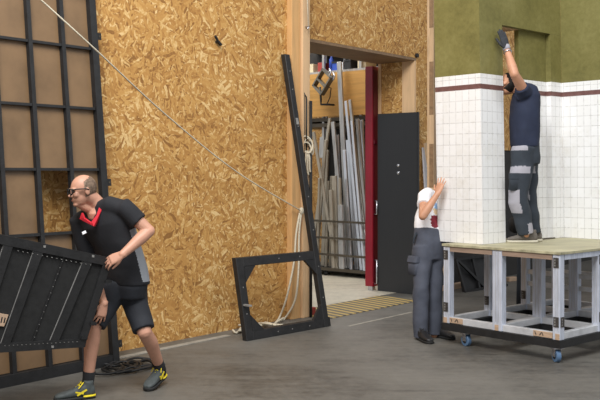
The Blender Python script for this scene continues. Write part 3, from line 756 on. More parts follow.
# ------------------------------------------------------------------ the black stage flat being carried
RT_, RB_, LT_ = PX(111, 258.5, 6.33), PX(84, 346, 6.27), PX(-70, 220.3, 5.62)
nrm = (RB_-RT_).cross(LT_-RT_).normalized()
if nrm.y > 0: nrm = -nrm          # towards the camera
def FP(x, y, lift=0):
    r = V(((x-300)/F, 1, -(y-HOR)/F)); k = (RT_-V((0, 0, CAMH))).dot(nrm)/r.dot(nrm); return V((0, 0, CAMH))+r*k+nrm*lift
LB_ = FP(-70, 355.5)
t = thing('stage_flat', 'black canvas stage flat with ribs carried tilted by the man', 'stage flat', (LB_+RB_)/2)
def plate(bm, px4, l0, l1):
    f = [FP(x, y, l0) for x, y in px4]; g = [FP(x, y, l1) for x, y in px4]; hexa(bm, f+g)
b = bmn(); plate(b, [(-70, 220.3), (111, 258.5), (84, 346), (-70, 355.5)], -.03, 0); obj('canvas', b, M['flatskin'], t)
def lerp2(p, q, f): return (p[0]+(q[0]-p[0])*f, p[1]+(q[1]-p[1])*f)
def rib(x0, y0, x1, y1, w0, w1, nm='rib', mt='blackw', h=.018):
    b = bmn(); plate(b, [(x0-w0/2, y0-w0*.1), (x0+w0/2, y0+w0*.1), (x1+w1/2, y1), (x1-w1/2, y1)], .0005, h); return obj(nm, b, M[mt], t)
b = bmn(); plate(b, [(-70, 219), (111.5, 257.8), (109.5, 266), (-70, 229.5)], .0005, .02); obj('edge_batten', b, M['blackw'], t)
b = bmn(); plate(b, [(-70, 347), (86, 338), (84, 346.5), (-70, 356.5)], .0005, .02); obj('edge_batten', b, M['blackw'], t)
b = bmn(); plate(b, [(102, 264), (109.5, 265.5), (86, 338.6), (78, 339)], .0005, .02); obj('edge_batten', b, M['blackw'], t)
for x0, y0, x1, y1, w in ((87, 261, 54, 340, 8.5), (38, 250.5, 5, 343, 9), (8, 244.5, -24, 344.5, 9)):
    r_ = rib(x0, y0, x1, y1, w, w*.95)
    b = bmn(); plate(b, [(x0-w*.5-.6, y0), (x0-w*.5-.2, y0), (x1-w*.48-.25, y1), (x1-w*.48-.55, y1)], .0006, .012); obj('worn_edge', b, M['white_mark'], r_)
r_ = rib(63.5, 257, 32, 341, 1.6, 1.6, 'seam', 'black', .008)
for (x0, y0, x1, y1) in ((63, 258, 33, 340), (15, 250, 92, 265)):
    for k in range(13 if x0 > 20 else 16):
        q = lerp2((x0, y0), (x1, y1), (k+.5)/(13 if x0 > 20 else 16)); b = bmn()
        plate(b, [(q[0]-.45, q[1]-.3), (q[0]+.45, q[1]-.25), (q[0]+.4, q[1]+.25), (q[0]-.45, q[1]+.2)], .0006, .010 if x0 > 20 else .022); obj('staple', b, M['white_mark'], t)
for k in range(18):
    q = lerp2((4, 345), (76, 341), k/17.); b = bmn(); plate(b, [(q[0]-.5, q[1]-.25), (q[0]+.5, q[1]-.25), (q[0]+.5, q[1]+.2), (q[0]-.5, q[1]+.2)], .0006, .022); obj('staple', b, M['white_mark'], t)
for x, y in ((92, 255.7), (43.5, 246), (51.5, 346)):
    b = bmn(); plate(b, [(x-1.2, y-1.2), (x+1.2, y-1), (x+1, y+1.2), (x-1.2, y+1)], .0006, .024); obj('chipped_corner', b, M['white_mark'], t)
for x, y in ((106, 281), (91, 323), (82, 337)):
    b = bmn(); plate(b, [(x-2, y-2), (x+4, y-1.5), (x+4, y+1.5), (x-2, y+1.5)], .0006, .03); obj('corner_clip', b, M['black'], t)
b = bmn(); plate(b, [(-14, 311), (8, 314.5), (3.5, 326), (-18, 324)], .0006, .012); o = obj('paper_tag', b, M['block'], t); o['label'] = 'tan paper tag'
b = bmn()
for k in range(5): plate(b, [(-8+k*3, 315.5+k*.4), (-6.7+k*3, 315.7+k*.4), (-8+k*3, 321.5+k*.3), (-9.3+k*3, 321.3+k*.3)], .0121, .013)
obj('printed_mark', b, M['black'], o)
# ------------------------------------------------------------------ people
def unit(a): return V(a).normalized()
def limb(bm, pts, rad, n=14): return tube(bm, pts, rad, n, True)
def hand(bm, wrist, dr_, nrm_, side, curl=.5, spread=.12, grow=0.0, thumb=.6, k=1.0):
    """palm, four unequal bent fingers and a thumb; nrm_ = way the palm faces, side=+1/-1 thumb side"""
    D = unit(dr_); Nn = V(nrm_); Nn = (Nn-D*Nn.dot(D)).normalized(); T = D.cross(Nn)*side
    w = V(wrist)
    loft(bm, [(w-D*.02, T*(.026+grow), Nn*(.02+grow)), (w+D*.02*k, T*(.033+grow), Nn*(.019+grow)), (w+D*.06*k, T*(.041+grow), Nn*(.016+grow)), (w+D*.092*k, T*(.040+grow), Nn*(.013+grow))], 20, 2.4)
    for i, (ln, r) in enumerate(((.072, .0088), (.080, .009), (.074, .0086), (.058, .0078))):
        off = .030-.020*i
        p = w+D*(.088-.004*abs(i-1.3))*k+T*off; a = spread*(1.5-i); dd_ = (D*math.cos(a)+T*math.sin(a)); pts = [p-dd_*.02, p]; rs = [r+grow, r+grow]
        ang = 0
        for q, f in enumerate((.46, .30, .24)):
            ang += curl*(.8 if q == 0 else 1.0)
            p = p+(dd_*math.cos(ang)+Nn*math.sin(ang))*ln*f*k; pts.append(p); rs.append((r-.0007*(q+1))+grow)
        limb(bm, pts, rs, 10)
    p = w+D*.022*k+T*.024; d1 = unit(D*.62+T*thumb+Nn*.35); d2 = unit(D*.85+T*thumb*.45+Nn*.3)
    limb(bm, [p-d1*.01, p+d1*.036*k, p+d1*.036*k+d2*.032*k, p+d1*.036*k+d2*.056*k], [.0135+grow, .011+grow, .0095+grow, .008+grow], 10)
def head(bm, c, f, up, k0=1.0):
    """skull, jaw, chin, nose, brow, cheeks, ears about the skull centre c"""
    f = unit(f); up = V(up); up = (up-f*up.dot(f)).normalized(); s = f.cross(up); f, s, up = f*k0, s*k0, up*k0
    at = lambda a, b_, c_: V(c)+f*a+s*b_+up*c_
    ell(bm, at(-.005, 0, .012), f*.098, s*.076, up*.095, 28, 18)
    ell(bm, at(.032, 0, -.055), f*.062, s*.058, up*.068, 24, 16)
    ell(bm, at(.068, 0, -.108), f*.026, s*.03, up*.02)
    ell(bm, at(.035, 0, -.09), f*.05, s*.048, up*.034)
    ell(bm, at(.080, 0, .012), f*.018, s*.052, up*.012)
    ell(bm, at(.098, 0, -.018), f*.010, s*.010, up*.026); ell(bm, at(.108, 0, -.038), f*.016, s*.015, up*.012)
    for k in (-1, 1):
        ell(bm, at(.068, .038*k, -.035), f*.026, s*.022, up*.022); ell(bm, at(-.008, .078*k, -.018), f*.019, s*.009, up*.031)
        ell(bm, at(.098, .012*k, -.042), f*.010, s*.009, up*.008)
    ell(bm, at(.088, 0, -.07), f*.012, s*.024, up*.007); ell(bm, at(.087, 0, -.081), f*.012, s*.021, up*.007)
    return at, f, s, up
def hair_cap(c, f, s, up, pred, k=1.0):
    k0 = f.length
    b = bmesh.new(); ell(b, V(c)-f*.005+up*.012, f*.104*k, s*.082*k, up*.101*k, 40, 30)
    loc = lambda p: ((p-V(c)).dot(f)/k0**2, (p-V(c)).dot(s)/k0**2, (p-V(c)).dot(up)/k0**2)
    out = split_off(b, lambda p, q: pred(*loc(p))); b.free()
    ex = bmesh.ops.solidify(out, geom=out.faces[:], thickness=-.004); return out
def shoe(parent, heel, fwd, ln, mats, pitch=0, laces=None, logo=None, name='shoe', up0=Z):
    F_ = unit(fwd); R = F_.cross(Z).normalized(); U = Z.copy()
    if pitch:
        q = Matrix.Rotation(-pitch, 3, R); F_ = q @ F_; U = q @ U
    base = V(heel)+(V((0, 0, math.sin(pitch)*ln)) if pitch else V((0, 0, 0)))
    k = ln/.29; at = lambda t, x, z: base+F_*(t*ln)+R*x+U*z
    prof = [(0.0, .022, .062), (.05, .031, .082), (.18, .036, .09), (.32, .037, .086), (.48, .040, .070), (.64, .045, .054), (.80, .046, .043), (.92, .038, .034), (.985, .020, .024)]
    b = bmesh.new(); loft(b, [(at(t, 0, .018+h/2), R*w*k, U*(h/2)) for t, w, h in prof], 24, 2.6)
    tube(b, [at(.16, 0, .06), at(.15, 0, .125)], [.036*k, .037*k], 16)
    b = fuse(b, .006, 3); o = obj(name, b, M[mats[0]], parent, smooth=True)
    b = bmesh.new(); loft(b, [(at(t, 0, .012), R*(w+.003)*k, U*.013) for t, w, h in [(-.012, .018, 0)]+[(p[0], p[1], 0) for p in prof]+[(1.0, .010, 0)]], 24, 4)
    obj('sole', b, M[mats[1]], o, smooth=True)
    if len(mats) > 2:
        b = bmesh.new(); loft(b, [(at(t, 0, .022), R*(w+.005)*k, U*.008) for t, w, h in [(-.02, .014, 0), (.0, .026, 0), (.1, .037, 0), (.22, .040, 0), (.3, .036, 0)]], 20, 3); obj('heel_wedge', b, M[mats[2]], o, smooth=True)
    if laces:
        b = bmesh.new()
        for i, t_ in enumerate((.36, .44, .52, .60)):
            h = .018+.086-(t_-.32)*.19
            tube(b, [at(t_, -.026*k, h-.014), at(t_+.02, 0, h+.006), at(t_+.04, .026*k, h-.016)], .0045, 6, True); tube(b, [at(t_, .026*k, h-.014), at(t_+.02, 0, h+.007), at(t_+.04, -.026*k, h-.016)], .0045, 6, True)
        limb(b, [at(.36, .0, .11), at(.30, .03, .12), at(.40, .04, .085)], [.004]*3, 6); limb(b, [at(.36, .0, .11), at(.30, -.03, .12), at(.42, -.04, .085)], [.004]*3, 6)
        obj('laces', b, M[laces], o, smooth=True)
    if logo:
        for sg in (-1, 1):
            b = bmesh.new()
            bar(b, at(.22, sg*.037*k, .07), at(.46, sg*.0405*k, .036), .006, .012, R); bar(b, at(.30, sg*.0385*k, .045), at(.50, sg*.040*k, .060), .006, .010, R)
            obj('side_flash', b, M[logo], o)
    return o
def garment(parent, name, parts, mat, voxel=.010, it=5, wr=None, splits=()):
    b = bmesh.new()
    for fn in parts: fn(b)
    b = fuse(b, voxel, it)
    if wr: wrinkle(b, *wr)
    subs = []
    for nm, mt, pred in splits: subs.append((nm, mt, split_off(b, pred)))
    o = obj(name, b, M[mat], parent, smooth=True)
    for nm, mt, sb in subs: obj(nm, sb, M[mt], o, smooth=True)
    return o

# ---- the man carrying the flat
fch = unit((-.5, -.86, 0)); lch = V((-fch.y, fch.x, 0)); lch.z = .25; lch.normalize()
fp = unit((-.6, -.8, 0)); lp_ = V((-fp.y, fp.x, 0))
root = thing('person', 'grey haired person in black polo shirt and shorts stepping sideways carrying black flat', 'person', (-1.30, 6.62, 0))
hc = PX(83.3, 189, 6.40); hf = unit((-.86, -.48, -.14))
shL, shR = PX(124, 208.5, 6.40), PX(80.5, 220, 6.60)
elL, wrL = PX(149, 231, 6.40), PX(122.5, 254.5, 6.27)
elR, wrR = PX(90, 264, 6.62), PX(104, 303.5, 6.36)
hipL, hipR = PX(131, 291, 6.66), PX(114, 290, 6.58)
knL, anL = PX(144.5, 332, 6.52), PX(160.5, 369, 6.80)
knR, anR = PX(94, 326, 6.42), PX(88, 383, 6.44)
b = bmesh.new(); HA = head(b, hc, hf, (0, 0, 1), .935)
nk = PX(98, 205, 6.47)
limb(b, [hc-Z*.05-hf*.03, nk+(hc-nk)*.35, nk, nk-Z*.06], [.056, .056, .062, .08], 18)
limb(b, [hc-Z*.10+hf*.03, nk-Z*.03+hf*.05], [.03, .035], 12)
loft(b, [(PX(126, 285, 6.6), lp_*.155, fp*.11), (PX(122, 262, 6.57), lp_*.145, fp*.105), (PX(113, 238, 6.53), lch*.155, fch*.11), (PX(107, 220, 6.51), lch*.165, fch*.11), (PX(104, 211, 6.5), lch*.15, fch*.085), (PX(101, 205, 6.49), lch*.08, fch*.065)])
limb(b, [shL-Z*.012, (shL+elL)/2, elL], [.050, .05, .042]); limb(b, [elL, elL+(wrL-elL)*.3, elL+(wrL-elL)*.75, wrL], [.043, .046, .034, .029])
limb(b, [shR-Z*.012, (shR+elR)/2, elR], [.050, .048, .040]); limb(b, [elR, elR+(wrR-elR)*.3, wrR], [.041, .043, .027])
hand(b, wrL, (-.86, -.10, -.42), (-.15, .80, -.60), 1, .42, .10, thumb=.3)
hand(b, wrR, (-.22, -.12, -.95), (-.62, .78, 0), -1, .30, .2, thumb=.7)
for h_, k_, a_, cf in ((hipL, knL, anL, .053), (hipR, knR, anR, .057)):
    sh = a_-k_; bk_ = V((.3, .35, 0))*.05 if k_ is knL else V((-.2, .3, 0))*.05
    limb(b, [h_, (h_+k_)/2, k_], [.085, .072, .053], 18); limb(b, [k_, k_+sh*.28+bk_*.6, k_+sh*.6+bk_*.35, a_], [.051, cf, .044, .035], 18)
    limb(b, [a_, a_-Z*.05], [.036, .034])
b = fuse(b, .0048, 4, .5); obj('body', b, M['skin'], root, smooth=True)
at, f_, s_, up_ = HA
obj('hair', hair_cap(hc, f_, s_, up_, lambda x, y, z: z > -.07 and (x < -.015 or (abs(y) > .05 and x < .01)) and z < .088-.5*(x+.05 if x > -.05 else 0), .962), M['grey_hair'], root, smooth=True)
for k in (-1, 1):
    b = bmesh.new(); ell(b, at(.083, .032*k, -.008), f_*.011, s_*.013, up_*.009, 12, 8); obj('eye', b, M['eye'], root, smooth=True)
    b = bmesh.new(); tube(b, [at(.094, .014*k, .010), at(.094, .036*k, .016), at(.082, .055*k, .010)], .004, 6, True); obj('eyebrow', b, M['grey_hair'], root, smooth=True)
b = bmesh.new(); ell(b, at(.0985, 0, -.0755), f_*.004, s_*.022, up_*.0035, 12, 8); obj('mouth', b, M['lip'], root, smooth=True)
gl = bmesh.new()
for k in (-1, 1):
    q = [at(.112-.25*abs(a), (.034+a)*k, -.006+c_) for a, c_ in ((-.026, .017), (0, .021), (.028, .019), (.030, 0), (.024, -.019), (0, -.022), (-.024, -.018), (-.028, 0))]
    tube(gl, q, .0046, 8, closed=True); tube(gl, [at(.104, .062*k, .008), at(.07, .079*k, .010), at(.0, .087*k, .004), at(-.02, .086*k, -.006)], .0042, 8)
tube(gl, [at(.114, -.010, .002), at(.116, 0, .006), at(.114, .010, .002)], .0036, 8)
g_ = obj('glasses', gl, M['black'], root, smooth=True)
# polo shirt
slE = shL+(elL-shL)*.60; srE = shR+(elR-shR)*.82
ax_ = (elL-shL).normalized()
def polo_pred(p, q):
    return False
hemc = PX(125, 281, 6.6)
def side_grey(p, q):
    z_ = p.z
    if not (.815 < z_ < 1.20): return False
    c_ = hemc+(PX(107, 215, 6.51)-hemc)*((z_-hemc.z)/(PX(107, 215, 6.51).z-hemc.z)); dlt = V((p.x-c_.x, p.y-c_.y, 0)); dn = dlt.normalized()
    return dn.dot(V((.96, -.25, 0))) > .925 and (p-shL).length > .16 and (p.x-c_.x) < .24
sh_ = garment(root, 'polo_shirt', [
    lambda b: loft(b, [(PX(127, 284, 6.61), lp_*.182, fp*.135), (PX(124, 266, 6.585), lp_*.18, fp*.135), (PX(116, 244, 6.54), (lp_+lch).normalized()*.182, fch*.138), (PX(108.3, 226, 6.515), lch*.2, fch*.138), (PX(104.5, 215, 6.505), lch*.2, fch*.118), (PX(103.5, 207, 6.495), lch*.155, fch*.09), (PX(101.5, 202, 6.485), lch*.085, fch*.075)], 32, 2.4),
    lambda b: tube(b, [shL-lch*.08-Z*.012, shL+Z*.006, slE], [.068, .073, .069], 20),
    lambda b: limb(b, [nk+lch*.05-Z*.035, nk+lch*.11-Z*.03, shL-Z*.002], [.062, .068, .066], 18), lambda b: limb(b, [nk-lch*.05-Z*.045, shR-Z*.006], [.06, .066], 18),
    lambda b: tube(b, [shR+lch*.08-Z*.012, shR+Z*.006, srE], [.070, .082, .068], 20)], 'polo', .0085, 5, (.006, 8),
    [('side_panel', 'grey_fab', side_grey)])
b = bmesh.new(); cr = []
for k in range(17):
    a = math.radians(-118+k*236/16); up_k = .012+.035*abs(math.cos(a/2)); rr = .068
    cr.append((a, up_k))
cb = nk+Z*.0
def colp(a, r_, z_): return cb+fch*(-math.cos(a)*r_)+lch*(math.sin(a)*r_)+V((0, 0, z_))
vs = []
for a, h_ in cr:
    fr = abs(a)/math.radians(118)
    vs.append((b.verts.new(colp(a, .074, -.005-.015*fr)), b.verts.new(colp(a, .068, .042-.030*fr)), b.verts.new(colp(a, .082, .030-.032*fr)), b.verts.new(colp(a, .098+.02*fr, -.012-.035*fr))))
for q, r_ in zip(vs, vs[1:]):
    for i in range(3): b.faces.new((q[i], r_[i], r_[i+1], q[i+1]))
bmesh.ops.solidify(b, geom=b.faces[:], thickness=.004)
obj('collar', b, M['polo'], sh_, smooth=True)
# red placket lining in the open neck
for pts in (((84.5, 209, 6.345), (81.5, 212, 6.34), (80, 219, 6.335), (91, 222, 6.34), (89, 219.5, 6.335)),):
    pass
def strip(pts, w0, name, mt, par, th=.006, nr=None):
    b = bmesh.new(); P = [V(p) for p in pts]
    for a_, c_ in zip(P, P[1:]): bar(b, a_, c_, w0, th, nr if nr is not None else None)
    return obj(name, b, M[mt], par)
def tri(pts, name, mt, par, back):
    b = bmesh.new(); f0 = [b.verts.new(V(p)) for p in pts]; f1 = [b.verts.new(V(p)+V(back)) for p in pts]; m_ = len(pts)
    b.faces.new(f0); b.faces.new(f1[::-1])
    for i in range(m_): b.faces.new((f0[i], f0[(i+1) % m_], f1[(i+1) % m_], f1[i]))
    return obj(name, b, M[mt], par)
bk3 = (.006, .03, 0)
tri([PX(81.5, 213, 6.352), PX(79.5, 219, 6.368), PX(93, 226, 6.345), PX(90, 222.5, 6.345), PX(83.5, 218, 6.352)], 'neck_lining', 'red_fab', sh_, bk3)
tri([PX(99, 207.5, 6.375), PX(101.5, 210, 6.37), PX(93.7, 226.5, 6.342), PX(91.5, 221.5, 6.346), PX(96.5, 215, 6.36)], 'neck_lining', 'red_fab', sh_, bk3)
b = bmesh.new(); p_ = PX(84.3, 232.5, 6.36); bar(b, p_-V((.013, 0, .006)), p_+V((.013, -.004, .006)), .02, .006, (.5, 0, 1)); obj('chest_badge', b, M['white_fab'], sh_)
# shorts
def shorts_leg(h_, k_, ang, r1, r2):
    return lambda b: tube(b, [h_+Z*.03, h_+(k_-h_)*.4, h_+(k_-h_)*ang], [.118, r1, r2], 22)
garment(root, 'shorts', [lambda b: loft(b, [(PX(127, 276, 6.60), lp_*.165, fp*.12), (PX(126, 286, 6.61), lp_*.178, fp*.13), (PX(125, 297, 6.62), lp_*.168, fp*.122)], 28),
    shorts_leg(hipL, knL, .95, .094, .080), shorts_leg(hipR, knR, .97, .096, .080)], 'shorts', .0085, 4, (.007, 9))
for k_, a_ in ((knL, anL), (knR, anR)):
    b = bmesh.new(); dv = (k_-a_).normalized(); tube(b, [a_-Z*.045, a_, a_+dv*.085], [.041, .041, .045], 18); obj('sock', b, M['sock'], root, smooth=True)
ht = G(94.5, 397.5); shoe(root, ht, (-.86, -.42, 0), .285, ('trainer', 'sole', 'yellow'), 0, 'yellow', 'yellow')
hl = anL-V((.0, 0, anL.z)); toeL = G(146, 392); fw_ = unit((toeL.x-anL.x, toeL.y-anL.y, 0)); hl = V((anL.x, anL.y, 0))-fw_*.06
shoe(root, hl, fw_, .29, ('trainer', 'sole', 'yellow'), .16, 'yellow', 'yellow')

# ---- the person pushing the column
root = thing('person', 'person in white printed T-shirt and slate work trousers pushing the tiled column', 'person', (1.21, 8.62, 0))
fp = unit((.5, -.86, 0)); lp_ = V((-fp.y, fp.x, 0)); fch = unit((.72, -.69, 0)); lch = V((-fch.y, fch.x, 0))
shR, shL = PX(424.8, 195, 8.885), PX(449, 195, 9.105)
elR, wrR = PX(422.8, 216, 8.58), PX(437.6, 193.5, 8.595)
elL, wrL = PX(455, 218, 8.90), PX(452, 205, 8.80)
hipR, hipL = PX(423, 252, 8.760), PX(433.5, 251, 8.840)
knR, anR = PX(421, 293, 8.66), PX(420.8, 334, 8.66)
knL, anL = PX(435, 293, 8.76), PX(434.5, 331, 8.76)
hc = PX(451, 168, 9.06); hf = unit((.8, .1, -.3)); nk = PX(444.5, 186, 9.01)
b = bmesh.new(); HA = head(b, hc, hf, (0, 0, 1))
limb(b, [hc-Z*.05-hf*.02, (hc+nk)/2, nk, nk-Z*.05], [.052, .052, .056, .07], 18)
TR = [(PX(428, 250, 8.815), lp_*.15, fp*.11), (PX(428.5, 236, 8.845), lp_*.14, fp*.10), (PX(431, 220, 8.905), (lp_+lch).normalized()*.14, fch*.10), (PX(434, 206, 8.955), lch*.15, fch*.105), (PX(437.5, 196, 8.985), lch*.14, fch*.08), (PX(442, 189, 9.005), lch*.075, fch*.06)]
loft(b, TR)
limb(b, [shR, (shR+elR)/2, elR], [.052, .047, .040]); limb(b, [elR, elR+(wrR-elR)*.3, elR+(wrR-elR)*.75, wrR], [.041, .042, .031, .026])
limb(b, [shL, (shL+elL)/2, elL], [.052, .047, .040]); limb(b, [elL, elL+(wrL-elL)*.4, wrL], [.041, .038, .026])
hand(b, wrR, (.33, .22, .92), (.60, .78, -.3), 1, .05, .16, thumb=1.0)
hand(b, wrL, (.3, -.3, .9), (.1, -1, 0), -1, .3, .1)
for h_, k_, a_ in ((hipR, knR, anR), (hipL, knL, anL)):
    limb(b, [h_, (h_+k_)/2, k_], [.08, .068, .05], 16); limb(b, [k_, k_+(a_-k_)*.3, a_, a_-Z*.04], [.05, .052, .035, .034], 16)
b = fuse(b, .0048, 4); obj('body', b, M['skin_tan'], root, smooth=True)
at, f_, s_, up_ = HA
obj('hair', hair_cap(hc, f_, s_, up_, lambda x, y, z: z > .02+x*.45 or (x < -.02 and z > -.07)), M['dark_hair'], root, smooth=True)
for k in (-1, 1):
    b = bmesh.new(); ell(b, at(.083, .032*k, -.008), f_*.011, s_*.013, up_*.009, 12, 8); obj('eye', b, M['eye'], root, smooth=True)
def pr(x0, x1, y0, y1):
    def f(p, q):
        nz_ = mnoise.noise(p*38)*2.2; X_, Y_ = 300+p.x/p.y*F+nz_, HOR-(p.z-CAMH)/p.y*F+nz_
        return q.y < -.15 and x0+(Y_-y0)*.12 < X_ < x1 and y0+(X_-x0)*.2 < Y_ < y1+(X_-x0)*.2
    return f
slE = shR+(elR-shR)*.5; ax_ = (elR-shR).normalized(); slL = shL+(elL-shL)*.5
ts = garment(root, 't_shirt', [lambda b: loft(b, [(PX(429, 232.5, 8.835), lp_*.150-Z*.045, fp*.122), (PX(429.5, 227, 8.855), lp_*.153-Z*.03, fp*.126), (PX(431, 217, 8.905), (lp_+lch).normalized()*.165, fch*.126), (PX(434, 205, 8.955), lch*.17, fch*.125), (PX(437, 196, 8.985), lch*.155, fch*.10), (PX(442, 189, 9.005), lch*.085, fch*.07)], 32),
    lambda b: tube(b, [shR+lch*.05, shR+ax_*.01, slE], [.076, .072, .070], 20), lambda b: tube(b, [shL-lch*.05, shL, slL], [.076, .072, .070], 20)], 'white_fab', .0085, 4, (.010, 8), [('chest_print', 'print2', pr(433, 442, 202, 208)), ('chest_print', 'print3', pr(433.5, 442, 208, 214)), ('chest_print', 'print1', pr(430, 443, 214, 226))])
def leg_fn(h_, k_, a_, r): return lambda b: tube(b, [h_+Z*.05, h_+(k_-h_)*.35, k_+Z*.04, k_-Z*.05, k_+(a_-k_)*.6, a_-Z*.035], [r[0], r[1], r[2], r[2], r[3], r[4]], 22)
tr = garment(root, 'work_trousers', [lambda b: loft(b, [(PX(428.6, 227.5, 8.825), lp_*.140, fp*.112), (PX(428.6, 240, 8.810), lp_*.158, fp*.12), (PX(428.2, 252, 8.795), lp_*.168, fp*.125), (PX(428.2, 259, 8.790), lp_*.155, fp*.115)], 28),
    leg_fn(hipR, knR, anR, (.105, .092, .076, .074, .072)), leg_fn(hipL, knL, anL, (.105, .092, .076, .074, .072))], 'work', .009, 4, (.012, 7, (1, 1, 1.3)))
c = PX(414.6, 265, 8.71); b = bmesh.new(); loft(b, [(c-Z*.10, lp_*.018, fp*.055), (c-Z*.09, lp_*.045, fp*.066), (c+Z*.05, lp_*.04, fp*.068), (c+Z*.055, lp_*.02, fp*.055)], 20, 4); pk = obj('side_pocket', b, M['work'], tr, smooth=True)
b = bmesh.new(); loft(b, [(c+Z*.03-lp_*.008, lp_*.046, fp*.074), (c+Z*.085-lp_*.0, lp_*.036, fp*.074)], 20, 4); obj('pocket_flap', b, M['work'], pk)
b = bmesh.new(); q = PX(416, 233.5, 8.72); limb(b, [q, q+V((-.02, -.01, -.05)), q+V((-.03, -.01, -.09))], [.012, .01, .006], 8); obj('belt_loop', b, M['work_dark'], tr, smooth=True)
for h_, dr_ in ((G(418.3, 339.0), (.30, -.95, 0)), (G(432.5, 336.0), (.62, -.78, 0))):
    shoe(root, h_, dr_, .285, ('boot', 'sole'), 0, 'boot', name='boot')

# ---- the person standing on the platform
zb = .936
def P3(x, y, Y): return PX(x, y, Y)
root = thing('person', 'gloved person in navy T-shirt and patched work trousers standing in set doorway', 'person', (2.18, 8.74, zb))
fch = unit((-.95, -.25, 0)); lch = V((-fch.y, fch.x, 0)); fp = unit((-.95, -.18, 0)); lp_ = V((-fp.y, fp.x, 0))
shL, shR = PX(524.5, 93, 8.58), PX(529, 93, 8.86)
elL, wrL = PX(514.5, 75, 8.44), PX(506.8, 50, 8.55)
elR, wrR = PX(533, 120, 8.86), PX(527, 145, 8.80)
hipL, hipR = PX(524, 153, 8.66), PX(528, 153, 8.82)
knL, anL = PX(518, 196, 8.62), PX(526, 230, 8.64)
knR, anR = PX(528.5, 195, 8.80), PX(534, 229, 8.82)
hc = PX(507, 84.5, 8.76); hf = unit((-.60, .42, .66)); nk = PX(520, 90, 8.72)
b = bmesh.new(); HA = head(b, hc, hf, (.7, 0, .7))
at, f_, s_, up_ = HA
limb(b, [hc-up_*.05-f_*.03, (hc+nk)/2-Z*.01, nk], [.055, .056, .062], 18)
TR = [(PX(525.5, 152, 8.74), lp_*.15, fp*.11), (PX(525, 138, 8.73), lp_*.14, fp*.10), (PX(525, 118, 8.72), lch*.15, fch*.11), (PX(526, 104, 8.72), lch*.155, fch*.11), (PX(526, 94, 8.72), lch*.14, fch*.085), (PX(523, 88, 8.72), lch*.075, fch*.065)]
loft(b, TR)
limb(b, [shL, (shL+elL)/2, elL], [.054, .050, .042]); limb(b, [elL, elL+(wrL-elL)*.3, elL+(wrL-elL)*.75, wrL], [.043, .045, .033, .028])
limb(b, [shR, (shR+elR)/2, elR], [.052, .047, .040]); limb(b, [elR, elR+(wrR-elR)*.4, wrR], [.041, .038, .026])
hd_, hn_ = V((-.26, .0, .96)), V((-.45, .88, -.1))
hand(b, wrL, hd_, hn_, 1, .08, .05, thumb=.35, k=1.14)
hand(b, wrR, (-.3, 0, -.9), (0, -1, 0), 1, .4, .1)
for h_, k_, a_ in ((hipR, knR, anR), (hipL, knL, anL)):
    limb(b, [h_, (h_+k_)/2, k_], [.08, .068, .05], 16); limb(b, [k_, k_+(a_-k_)*.3, a_, a_-Z*.04], [.05, .052, .035, .034], 16)
b = fuse(b, .0048, 4); obj('body', b, M['skin_tan'], root, smooth=True)
obj('hair', hair_cap(hc, f_, s_, up_, lambda x, y, z: (z > .03+x*.45 or (x < -.03 and z > -.08)), 1.02), M['dark_hair'], root, smooth=True)
for k in (-1, 1):
    b = bmesh.new(); ell(b, at(.083, .032*k, -.008), f_*.011, s_*.013, up_*.009, 12, 8); obj('eye', b, M['eye'], root, smooth=True)
b = bmesh.new(); hand(b, wrL, hd_, hn_, 1, .08, .05, .0035, thumb=.35, k=1.14); D_ = unit(hd_)
b = fuse(b, .004, 2); gv = obj('glove', b, M['glove'], root, smooth=True)
b = bmesh.new(); aa = (elL-wrL).normalized(); tube(b, [wrL+aa*-.035, wrL+aa*.012], [.037, .036], 18); obj('glove_cuff', b, M['work_grey'], gv, smooth=True)
b = bmesh.new(); c = wrL+aa*.035; x_, y_ = frame_of(aa); tube(b, [c+x_*.036*math.cos(a)+y_*.036*math.sin(a) for a in [2*PI*i/16 for i in range(16)]], .007, 8, closed=True); obj('bracelet', b, M['steel'], root, smooth=True)
ax_ = (elL-shL).normalized(); slE = shL+(elL-shL)*.30; slR = shR+(elR-shR)*.55
garment(root, 't_shirt', [lambda b: loft(b, [(PX(525, 147, 8.735), lp_*.162, fp*.124), (PX(525, 138, 8.73), lp_*.165, fp*.127), (PX(524.8, 122, 8.72), lch*.168, fch*.126), (PX(525.2, 107, 8.72), lch*.172, fch*.127), (PX(526.5, 96, 8.72), lch*.165, fch*.118), (PX(526, 88, 8.72), lch*.125, fch*.09), (PX(524, 84.5, 8.72), lch*.075, fch*.07)], 32),
    lambda b: tube(b, [shL-lch*.05-Z*.02, shL+ax_*.01, slE], [.082, .076, .070], 20), lambda b: tube(b, [shR+lch*.05*-1, shR, slR], [.076, .072, .070], 20)], 'navy', .0085, 4, (.009, 8))
def near(p): return p.y < 8.74
def img(p): return (300+p.x/p.y*F, HOR-(p.z-CAMH)/p.y*F)
def bandz(z0_, z1_, pred): return lambda p, q: near(p) and z0_ < p.z < z1_ and pred(p, q)
fr = lambda lo, hi: (lambda p, q: lo < q.normalized().dot(fp) <= hi)
